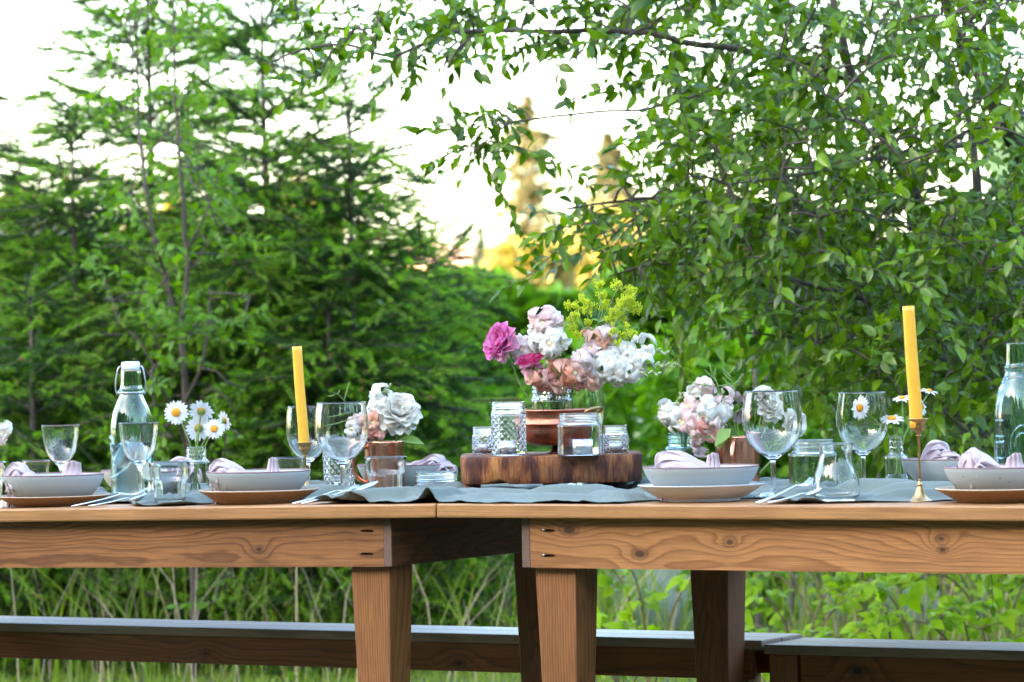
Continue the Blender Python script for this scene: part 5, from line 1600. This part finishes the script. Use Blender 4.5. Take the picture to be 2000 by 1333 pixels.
DP = [petal(1, .17, .25, c, M_DAISY, 4, 2, base=.45, tip=1.0, seed=k) for k, c in enumerate((.05, .16, -.04))]
def daisy(label, head, face, base, rpx, group, mid=None, droop=.1):
    k = head.y / F
    t = thing('daisy', label, 'daisy', base, 0, group)
    h = head - base
    n, a, c = basis(face)
    b = MB(); pts = spline([Vector((0, 0, 0)), (mid - base) if mid else h * .55 + Vector((h.x * -.15, 0, h.z * .02)), h - n * .004], 5)
    b.tube(pts, .0017, 6); b.build('stem', M_STEM, t)
    r = rpx * k
    b = MB(); b.ball((0, 0, 0), 1, 14, 8, (.36 * r, .36 * r, .17 * r)); o = b.build('disc', M_DISC, t)
    q = Matrix((a, c, n)).transposed().to_4x4()
    o.matrix_local = Matrix.Translation(h + n * .0012) @ q
    b = MB(); b.ball((0, 0, -.10 * r), 1, 10, 6, (.30 * r, .30 * r, .14 * r)); o = b.build('calyx', M_CALYX, t)
    o.matrix_local = Matrix.Translation(h - n * .0006) @ q
    np_ = 20
    for i in range(np_):
        an = 6.2832 * i / np_ + random.uniform(-.07, .07)
        d = a * math.cos(an) + c * math.sin(an)
        o = mobj('petal', DP[i % 3], t)
        o.matrix_local = mat_to(h + d * .22 * r, d - n * random.uniform(-.02, .02 + droop), n, r * random.uniform(.74, .86))
GD1, GD2 = 'daisies in the small left jar', 'daisies in the little right bottle'
def dz(S, dx, dz_): return Vector((S.p.x + dx * S.s, S.p.y, S.p.z + dz_ * S.s + .003))
DD = SDJ.p.y
daisy('daisy with its orange centre facing the viewer, topmost left of its jar', P(344, 806, DD), (-.05, -1, .12), dz(SDJ, 6, 2), 25, GD1, P(371, 868, DD))
daisy('daisy seen from behind, highest in the middle of the left jar', P(393, 804, DD), (.12, .80, .5), dz(SDJ, -2, 2), 26, GD1, P(386, 872, DD))
daisy('daisy seen from behind below the topmost middle one', P(388, 837, DD + .01), (-.15, .85, .15), dz(SDJ, -5, 2), 26, GD1, P(382, 876, DD))
daisy('small daisy with an orange centre, lowest right of the left jar', P(418, 838, DD - .01), (.05, -1, .25), dz(SDJ, -10, 2), 21, GD1, P(392, 876, DD))
daisy('daisy in side view at the right of the left jar', P(439, 822, DD + .01), (.75, .55, .25), dz(SDJ, -12, 2), 21, GD1, P(402, 868, DD))
DD = SDB.p.y
daisy('daisy turned sideways that shows through the wine glass', P(1680, 797, DD), (-.75, -.66, .12), dz(SDB, 8, 2), 24, GD2, P(1740, 858, DD))
daisy('daisy leaning forward just right of the second wine glass', P(1742, 818, DD - .01), (.0, -.35, .95), dz(SDB, 2, 2), 25, GD2, P(1748, 858, DD))
daisy('high daisy just left of the right candle', P(1762, 778, DD), (-.1, -.25, 1), dz(SDB, -4, 2), 20, GD2, P(1762, 855, DD))
daisy('daisy right of the right candle, seen from the side', P(1815, 764, DD), (.25, -.25, 1), dz(SDB, -8, 2), 18, GD2, P(1768, 852, DD))
daisy('daisy half hidden behind the right candle', P(1800, 795, DD + .01), (.7, -.5, .3), dz(SDB, -6, 2), 18, GD2, P(1765, 856, DD))

# ---- many-petalled blooms
def rose(label, cat, head, face, r, layers, mats, base, name, group=None, seed=0, stem_r=.002):
    rg = random.Random(seed)
    t = thing(name, label, cat, base, 0, group)
    h = head - base
    n, a, c = basis(face)
    b = MB(); b.tube(spline([Vector((0, 0, 0)), h * .5 + Vector((h.x * .12, 0, h.z * .05)), h - n * r * .8, h - n * r * .35], 4), stem_r, 6); b.build('stem', M_STEM, t)
    for li, (cnt, tilt, L, W) in enumerate(layers):
        ms = [petal(L, W, .55, .10 + .18 * math.sin(R(tilt)), mats[min(li * len(mats) // len(layers), len(mats) - 1)], 5, 4, .05, .45, .95, seed * 9 + li * 3 + q) for q in range(2)]
        for i in range(cnt):
            an = 6.2832 * (i + .5 * (li % 2)) / cnt + rg.uniform(-.2, .2)
            d = a * math.cos(an) + c * math.sin(an)
            tl = R(tilt + rg.uniform(-6, 6))
            Y = n * math.cos(tl) + d * math.sin(tl)
            o = mobj('petal', ms[i % 2], t)
            o.matrix_local = mat_to(h - n * r * .45 + d * r * (.04 + .02 * li), Y, -d, r * rg.uniform(.93, 1.06)) if tilt < 60 else mat_to(h - n * r * .45 + d * r * .1, Y, n, r * rg.uniform(.93, 1.06))
    b = MB(); b.ball(h - n * r * .5, r * .22, 8, 5); b.build('calyx', M_CALYX, t)
LAY = [(4, 6, .62, .20), (5, 14, .78, .30), (6, 22, .90, .38), (7, 31, 1.0, .44), (8, 41, 1.06, .48), (8, 52, 1.08, .50), (7, 66, 1.05, .50), (5, 88, .95, .48)]
BD = SBJ.p.y
jb = SBJ.p
def jstem(dx): return Vector((jb.x + dx * SBJ.s, jb.y + random.uniform(-.015, .015), jb.z + .006))
GB = 'flowers of the central bouquet'
rose('large hot pink ranunculus at the left of the bouquet', 'ranunculus', P(972, 666, BD - .03), (-.62, -.52, .42), .040, LAY, [M_HOT, M_HOT, M_HOT, M_LPINK], jstem(10), 'ranunculus', GB, 3)
rose('smaller magenta ranunculus below the centre of the bouquet', 'ranunculus', P(1034, 706, BD - .05), (-.25, -.35, .85), .031, LAY[:6] + [(4, 84, .9, .44)], [M_MAG, M_MAG, M_LPINK], jstem(4), 'ranunculus', GB, 4)
MD = SM1.p.y
def mstem(S, dx): return Vector((S.p.x + dx * S.s, S.p.y + random.uniform(-.015, .015), S.p.z + .01))
LAYW = [(5, 10, .66, .28), (6, 24, .86, .42), (7, 40, 1.0, .52), (8, 58, 1.05, .56), (8, 78, 1.05, .58), (7, 100, .95, .56)]
G1, G2 = 'flowers in the left copper mug', 'flowers in the right copper mug'
rose('large white garden rose on the right of the left copper mug', 'rose', P(780, 800, MD - .03), (.15, -.72, .66), .046, LAYW, [M_WHITE], mstem(SM1, 10), 'garden_rose', G1, 6)
MD2 = SM2.p.y
rose('white rose that shows through the largest wine glass', 'rose', P(1508, 792, MD2 + .02), (.3, -.75, .5), .030, LAYW, [M_WHITE], mstem(SM2, 12), 'garden_rose', G2, 7)
rose('white bloom right of the largest wine glass, seen from the side', 'rose', P(1562, 825, MD2 + .03), (.75, -.5, .05), .028, LAYW[2:], [M_WHITE], mstem(SM2, 18), 'garden_rose', G2, 8)
rose('white bloom rising above the rim of the largest wine glass', 'rose', P(1490, 765, MD2 + .03), (-.1, -.3, .9), .024, LAYW[1:5], [M_WHITE], mstem(SM2, 6), 'garden_rose', G2, 9)

# ---- snapdragons
def floret_mesh(mat, seed):
    b = MB()
    rg = random.Random(seed)
    b.lathe([(.10, -.85), (.19, -.65), (.20, -.45)], 7, 2)
    b.lathe([(.20, -.46), (.21, -.3), (.27, 0)], 7)
    def lobe(an, L, W, back, ruff):
        ca, sa = math.cos(an), math.sin(an)
        ph = rg.uniform(0, 6)
        def pos(a, c):
            q = (c - .5) * 2
            w = W * math.sin(math.pi * (.18 + .74 * a)) 
            rr = .20 + L * a
            x = q * w
            z = .05 + .30 * math.sin(a * 2.4) - back * a * a + ruff * math.sin(q * 4 + ph) * a
            return Vector((ca * rr - sa * x, sa * rr + ca * x, z))
        b.grid(pos, 4, 4)
    for an in (1.05, 2.09): lobe(an + rg.uniform(-.2, .2), .95 * rg.uniform(.8, 1.15), .56, .75, .30)
    for an in (-.25, -1.57, -2.9): lobe(an + rg.uniform(-.2, .2), .66 * rg.uniform(.8, 1.2), .46, .65, .32)
    b.ball((0, -.04, -.02), .22, 7, 4, (1.1, 1.0, .5), 1)
    return b.mesh('floret', [mat, M_THROAT, M_STEM])
FLO = {m: [floret_mesh(m, k) for k in range(5)] for m in (M_WHITE, M_BLUSH, M_PEACH, M_CORAL)}
def bud_mesh():
    b = MB(); b.ball((0, 0, .3), .3, 7, 5, (.62, .62, 1.2)); b.ball((0, 0, 0), .2, 6, 4); return b.mesh('bud', M_BUDG)
BUD = bud_mesh()
def snapdragon(label, pts, mats, size, n, group, buds=6, seed=0, full=1.0, name='snapdragon'):
    """pts: world points from the stem's foot to the spike's tip"""
    rg = random.Random(seed)
    base = pts[0]
    t = thing(name, label, 'snapdragon', base, 0, group)
    c = spline([p - base for p in pts], 6)
    b = MB(); b.tube(c, lin(.0024, .0012, len(c)), 6); b.build('stem', M_STEM, t)
    N = len(c) - 1
    n = max(4, int(n * .60)); size *= 1.14
    tot = n + buds
    f0 = 1 - full
    for i in range(tot):
        f = f0 + (1 - f0) * (i + .4) / tot
        x = f * N; k = min(N - 1, int(x))
        p = c[k].lerp(c[k + 1], x - k)
        d, a, e = basis(c[k + 1] - c[k])
        an = i * 2.4 + rg.uniform(-.4, .4)
        r = a * math.cos(an) + e * math.sin(an)
        r = (r + Vector((0, -.45, 0))).normalized()
        s = size * (1 - .35 * max(0, (i - n * .5) / tot)) * rg.uniform(.85, 1.15)
        if i < n:
            o = mobj('floret', FLO[mats[i * len(mats) // n]][rg.randint(0, 4)], t)
            Z = (r + d * .35 + Vector((0, -.15, 0))).normalized()
            Yv = d - Z * d.dot(Z)
            if Yv.length < .05: Yv = e - Z * e.dot(Z)
            Yv.normalize(); X = Yv.cross(Z)
            o.matrix_local = Matrix.Translation(p + Z * s * rg.uniform(.7, 1.15)) @ Matrix((X, Yv, Z)).transposed().to_4x4() @ Matrix.Rotation(rg.uniform(-.7, .7), 4, 'Z') @ Matrix.Rotation(rg.uniform(-.5, .5), 4, 'X') @ Matrix.Scale(s, 4)
        else:
            o = mobj('bud', BUD, t)
            Z = (r * .7 + d * .7).normalized(); Yv = basis(Z)[1]; X = Yv.cross(Z)
            o.matrix_local = Matrix.Translation(p) @ Matrix((X, Yv, Z)).transposed().to_4x4() @ Matrix.Scale(size * (.95 - .45 * (i - n) / max(1, buds)), 4)
def SP(base, lst, D): return [base] + [P(x, y, D + q) for x, y, q in lst]
k = SBJ.s
snapdragon('white snapdragon spike reaching far right out of the bouquet', SP(jstem(-14), [(1110, 745, 0), (1170, 716, 0), (1228, 712, -.02), (1282, 714, -.02), (1326, 712, -.02)], BD), [M_WHITE], .021, 19, GB, 12, 1, .62)
snapdragon('white snapdragon spike just above the long right one', SP(jstem(-8), [(1110, 740, 0.02), (1180, 700, .01), (1245, 686, .0), (1306, 690, .0)], BD), [M_BLUSH, M_WHITE, M_WHITE], .022, 15, GB, 4, 2, .60)
snapdragon('white snapdragon rising at the top centre of the bouquet', SP(jstem(2), [(1080, 740, 0), (1072, 690, -.02), (1066, 640, -.02), (1058, 614, -.02)], BD), [M_WHITE, M_WHITE, M_BLUSH], .023, 15, GB, 2, 3, .55)
snapdragon('white snapdragon bending over the middle of the bouquet with green buds', SP(jstem(0), [(1088, 730, 0), (1100, 668, -.03), (1086, 668, -.05), (1068, 700, -.06), (1066, 724, -.06)], BD), [M_WHITE], .021, 9, GB, 7, 4, .55)
snapdragon('pale pink snapdragon leaning left under the large ranunculus', SP(jstem(12), [(1060, 740, 0), (1030, 690, .0), (1005, 682, .01), (978, 702, .01)], BD), [M_BLUSH, M_WHITE], .020, 10, GB, 3, 5, .55)
snapdragon('peach snapdragon low in the front of the bouquet', SP(jstem(4), [(1078, 756, -.01), (1088, 738, -.045), (1120, 718, -.05), (1135, 706, -.05)], BD), [M_PEACH, M_PEACH, M_BLUSH], .023, 11, GB, 0, 6, .75)
snapdragon('salmon snapdragon hanging over the front of the jar', SP(jstem(-3), [(1074, 752, -.01), (1066, 738, -.05), (1058, 736, -.055), (1040, 742, -.05)], BD), [M_CORAL, M_PEACH], .019, 9, GB, 0, 7, .8)
snapdragon('salmon snapdragon at the lower right of the jar mouth', SP(jstem(-9), [(1096, 752, -.01), (1125, 738, -.03), (1150, 740, -.03), (1160, 752, -.03)], BD), [M_CORAL, M_PEACH], .018, 8, GB, 0, 8, .7)
snapdragon('pale pink snapdragon in the upper right of the bouquet', SP(jstem(-6), [(1112, 735, .01), (1150, 690, .0), (1172, 668, 0), (1190, 652, 0)], BD), [M_BLUSH, M_PEACH, M_BLUSH], .022, 10, GB, 1, 9, .5)
snapdragon('white snapdragon hanging lowest on the right of the bouquet', SP(jstem(-4), [(1110, 742, 0), (1180, 722, -.03), (1238, 728, -.04), (1290, 730, -.04)], BD), [M_WHITE, M_WHITE], .022, 12, GB, 6, 10, .62)
# left mug
snapdragon('white snapdragon at the upper left of the left copper mug', SP(mstem(SM1, -4), [(745, 860, 0), (735, 810, 0), (742, 778, 0), (762, 752, 0)], MD), [M_WHITE], .022, 10, G1, 3, 11, .55)
snapdragon('blush snapdragon hanging out left of the left copper mug', SP(mstem(SM1, 6), [(742, 858, 0), (722, 828, 0), (704, 838, -.01), (690, 850, -.01)], MD), [M_BLUSH, M_WHITE], .022, 9, G1, 1, 12, .65)
snapdragon('salmon snapdragon low inside the left copper mug', SP(mstem(SM1, 2), [(745, 862, -.01), (738, 838, -.02), (742, 818, -.02)], MD), [M_CORAL, M_PEACH], .018, 7, G1, 2, 13, .6)
# blue jar and right mug
jb2 = SJB.p
def b2(dx): return Vector((jb2.x + dx * SJB.s, jb2.y, jb2.z + .006))
G3 = 'snapdragons in the blue jar'
JD = SJB.p.y
snapdragon('white snapdragon at the far left of the blue jar', SP(b2(8), [(1330, 850, 0), (1316, 812, 0), (1300, 802, 0), (1290, 798, 0)], JD), [M_WHITE], .020, 8, G3, 3, 14, .6)
snapdragon('white snapdragon with green buds bending up from the blue jar', SP(b2(0), [(1330, 846, 0), (1322, 820, -.01), (1322, 790, 0), (1332, 768, 0)], JD), [M_WHITE], .019, 7, G3, 8, 15, .62)
snapdragon('blush snapdragon in the middle of the blue jar', SP(b2(-4), [(1338, 846, 0), (1352, 800, 0), (1366, 772, 0), (1378, 760, 0)], JD), [M_BLUSH, M_WHITE, M_BLUSH], .023, 11, G3, 0, 16, .55)
snapdragon('pale pink snapdragon drooping over the right side of the blue jar', SP(b2(-6), [(1342, 846, 0), (1352, 828, -.03), (1366, 842, -.03), (1374, 868, -.03)], JD), [M_BLUSH], .022, 9, G3, 0, 17, .7)
snapdragon('pink and yellow snapdragon beside the right copper mug', SP(mstem(SM2, -8), [(1425, 850, 0), (1408, 826, -.02), (1396, 828, -.02), (1388, 838, -.02)], MD2), [M_BLUSH, M_CORAL], .020, 6, G2, 0, 18, .5)
snapdragon('small white snapdragon rising between the mauve hellebores', SP(mstem(SM2, -10), [(1428, 850, .02), (1414, 810, .01), (1408, 784, 0), (1412, 762, 0)], MD2), [M_WHITE, M_BLUSH], .019, 9, G2, 3, 23, .6)
snapdragon('white snapdragon between the blue jar and the right copper mug', SP(mstem(SM2, -12), [(1420, 850, .02), (1398, 818, .0), (1384, 800, -.02), (1372, 796, -.02)], MD2), [M_WHITE, M_WHITE], .020, 9, G2, 2, 24, .6)
# left picture edge
fe = Spot(-22, .55, .03)
jar(-22, .55, 880, 26, 'small jar of flowers just outside the left picture edge', G_CLEAR, .8, sh=.78)
snapdragon('white snapdragon reaching in at the left picture edge', SP(fe.p + Vector((0, 0, .006)), [(-14, 880, 0), (-6, 858, 0), (4, 842, 0), (8, 824, 0)], fe.p.y), [M_BLUSH, M_WHITE], .016, 9, 'flowers at the left edge', 2, 19, .6)

# ---- lime lady's-mantle sprays
def star_mesh():
    b = MB()
    for q in range(14):
        d = Vector((random.gauss(0, 1), random.gauss(0, 1), random.gauss(0, 1))).normalized() * random.uniform(.4, 1)
        b.ball(d, .26, 4, 3)
    return b.mesh('blossom', M_LIME, False)
STAR = [star_mesh() for _ in range(4)]
def spray(label, base, fork, clusters, D, group, seed):
    rg = random.Random(seed)
    t = thing('lime_flower_spray', label, 'flower', base, 0, group)
    f = fork - base
    b = MB(); b.tube(spline([Vector((0, 0, 0)), f * .5 + Vector((-.004, 0, 0)), f], 4), .0019, 6)
    for (x, y, r) in clusters:
        e = P(x, y, D + rg.uniform(-.03, .03)) - base
        mid = f.lerp(e, .5) + Vector((rg.uniform(-.006, .006), 0, -.006))
        b.tube(spline([f, mid, e], 3), .0009, 4)
        for q in range(max(5, int(r * r / 11))):
            o = mobj('blossom', STAR[rg.randint(0, 3)], t)
            off = Vector((rg.gauss(0, .42), rg.gauss(0, .5), rg.gauss(0, .42))) * r * D / F
            o.matrix_local = Matrix.Translation(e + off) @ Matrix.Rotation(rg.uniform(0, 6), 4, 'Z') @ Matrix.Scale(rg.uniform(4.0, 6.2) * D / F, 4)
            b.tube([e, e + off], .0005, 3, 0, False)
    b.build('stem', M_STEM, t)
    for (dx, dz_, an) in ((.0, .0, .4), (.006, .004, -.5)):
        lv = fast_mesh('leaf', *leaf_variant(LEAF2, 1), M_SPRIG)
        o = mobj('leaf', lv, t)
        o.matrix_local = mat_to(f + Vector((dx, 0, dz_)), (an, -.5, .5), (0, -.6, 1), .022)
spray('tall lime green flower spray standing out of the top of the bouquet', jstem(-2), P(1166, 634, BD), [(1170, 556, 13), (1176, 576, 12), (1206, 558, 12), (1230, 570, 13), (1226, 590, 15), (1212, 596, 14), (1240, 602, 13), (1200, 612, 14), (1180, 596, 12), (1216, 618, 12), (1190, 625, 10), (1232, 584, 12)], BD + .02, GB, 1)
spray('lime green flower spray on the left of the tall one', jstem(-5), P(1150, 650, BD), [(1136, 584, 10), (1110, 598, 10), (1126, 600, 11), (1146, 606, 11), (1150, 596, 9), (1124, 622, 13), (1122, 646, 10), (1150, 632, 9), (1128, 655, 9)], BD - .01, GB, 2)
spray('small lime green flower sprig low on the right of the bouquet', jstem(-7), P(1170, 668, BD), [(1230, 644, 10), (1238, 650, 9), (1218, 654, 9), (1200, 650, 9), (1190, 662, 8), (1208, 672, 8)], BD - .02, GB, 3)
# ---- leaf sprigs and seed pods
def sprig(label, pts, pods, group, leaves=(), name='leaf_sprig', cat='leaf sprig', mat=None, rad=.0014):
    base = pts[0]
    t = thing(name, label, cat, base, 0, group)
    b = MB(); c = spline([p - base for p in pts], 5); b.tube(c, lin(rad, rad * .5, len(c)), 5); b.build('stem', M_STEM, t)
    for (a, e) in pods:
        b = MB(); q0, q1 = a - base, e - base; b.tube(spline([q0, q0.lerp(q1, .5) + Vector((0, 0, -.002)), q1], 3), [.0006, .0011, .0013, .0013, .0012, .0010, .0004], 5); b.build('pod', mat or M_STEM, t)
    for (p, Y, Z, s_) in leaves:
        o = mobj('leaf', fast_mesh('leaf', *leaf_variant(LEAF2, 0), M_SPRIG), t)
        o.matrix_local = mat_to(p - base, Y, Z, s_)
m1 = MD - .02
sprig('pair of broad green leaves at the right of the left copper mug', SP(mstem(SM1, 14), [(772, 862, 0), (784, 838, -.01), (796, 826, -.01)], m1), [], G1, [(P(778, 858, m1), (1, -.25, -.12), (-.2, -.5, 1), .058), (P(784, 838, m1), (.8, -.3, .28), (-.3, -.8, .6), .042), (P(762, 852, m1), (.6, -.4, .5), (0, -.6, 1), .03)])
sprig('thin green seed pod sprig rising left of the left copper mug', SP(mstem(SM1, -6), [(735, 860, -.01), (700, 815, -.02), (665, 775, -.02), (648, 766, -.02)], MD),
      [(P(690, 803, MD - .02), P(634, 815, MD - .02)), (P(700, 815, MD - .02), P(624, 834, MD - .03)), (P(680, 792, MD - .02), P(702, 792, MD - .02)), (P(684, 790, MD - .02), P(710, 784, MD - .02)), (P(655, 770, MD - .02), P(640, 774, MD - .02)), (P(658, 770, MD - .02), P(664, 762, MD - .02)), (P(672, 782, MD - .02), P(682, 746, MD - .02))], G1)
sprig('seed pod sprig standing up in the right copper mug', SP(mstem(SM2, -4), [(1434, 852, 0), (1412, 790, -.01), (1398, 740, -.01), (1384, 712, -.01)], MD2),
      [(P(1400, 748, MD2), P(1388, 726, MD2)), (P(1396, 740, MD2), P(1376, 722, MD2)), (P(1404, 756, MD2), P(1340, 745, MD2)), (P(1402, 754, MD2), P(1428, 748, MD2)), (P(1396, 735, MD2), P(1398, 718, MD2)), (P(1390, 728, MD2), P(1386, 710, MD2))], G2)
sprig('second seed pod sprig in the right copper mug, tipped with brown', SP(mstem(SM2, -2), [(1440, 852, .01), (1442, 800, .01), (1430, 748, .01), (1414, 708, .01)], MD2),
      [(P(1432, 752, MD2), P(1448, 736, MD2)), (P(1430, 745, MD2), P(1410, 724, MD2)), (P(1428, 738, MD2), P(1410, 716, MD2)), (P(1424, 730, MD2), P(1436, 714, MD2)), (P(1434, 760, MD2), P(1410, 736, MD2)), (P(1440, 790, MD2), P(1416, 800, MD2))], G2)
sprig('broad green leaf hanging over the rim of the right copper mug', SP(mstem(SM2, -14), [(1414, 852, -.02), (1406, 846, -.04)], MD2), [], G2, [(P(1428, 838, MD2 - .05), (-.75, -.3, -.55), (-.3, -.8, .5), .05), (P(1412, 846, MD2 - .05), (-.35, -.3, -.85), (-.4, -.8, .2), .035)])
HM = [petal(1, .42, .4, .1, M_MAUVE, 4, 3, .04, .4, .95, k) for k in range(3)]
def hellebore(label, head, face, r, base, seed):
    rg = random.Random(seed)
    t = thing('hellebore', label, 'hellebore', base, 0, G2)
    h = head - base; n, a, c = basis(face)
    b = MB(); b.tube(spline([Vector((0, 0, 0)), h * .55, h - n * .004], 4), .0018, 5); b.build('stem', M_STEM, t)
    for i in range(5):
        an = 6.2832 * i / 5 + rg.uniform(-.1, .1)
        d = a * math.cos(an) + c * math.sin(an)
        o = mobj('petal', HM[i % 3], t); o.matrix_local = mat_to(h + d * r * .1, d + n * rg.uniform(.35, .9), n, r * rg.uniform(.8, 1.1))
    b = MB(); b.ball(h, r * .16, 7, 5); b.build('centre', M_CALYX, t)
hellebore('dusky mauve hellebore at the top of the right copper mug', P(1392, 772, MD2), (-.7, -.3, .55), .028, mstem(SM2, -6), 1)
hellebore('dusky mauve hellebore beside the large wine glass', P(1432, 780, MD2 + .02), (.75, .2, .5), .028, mstem(SM2, 2), 2)
hellebore('lower dusky mauve hellebore in the right copper mug', P(1440, 806, MD2 - .01), (.5, -.5, -.5), .026, mstem(SM2, 6), 3)
# water in the vases
def vase_water(S, half, h, parent, z0=.0): 
    b = MB(); W = half * S.s - .0024
    b.lathe([(0, z0 + .003), (W * .9, z0 + .003), (W, z0 + .008), (W, h), (0, h)], 32)
    b.build('water', M_WATER, parent, True, True)
vase_water(SDJ, 24.5, .030, DJ)
vase_water(SDB, 22.5, .030, DB)
for me in list(bpy.data.meshes):
    if me.users == 0: bpy.data.meshes.remove(me)
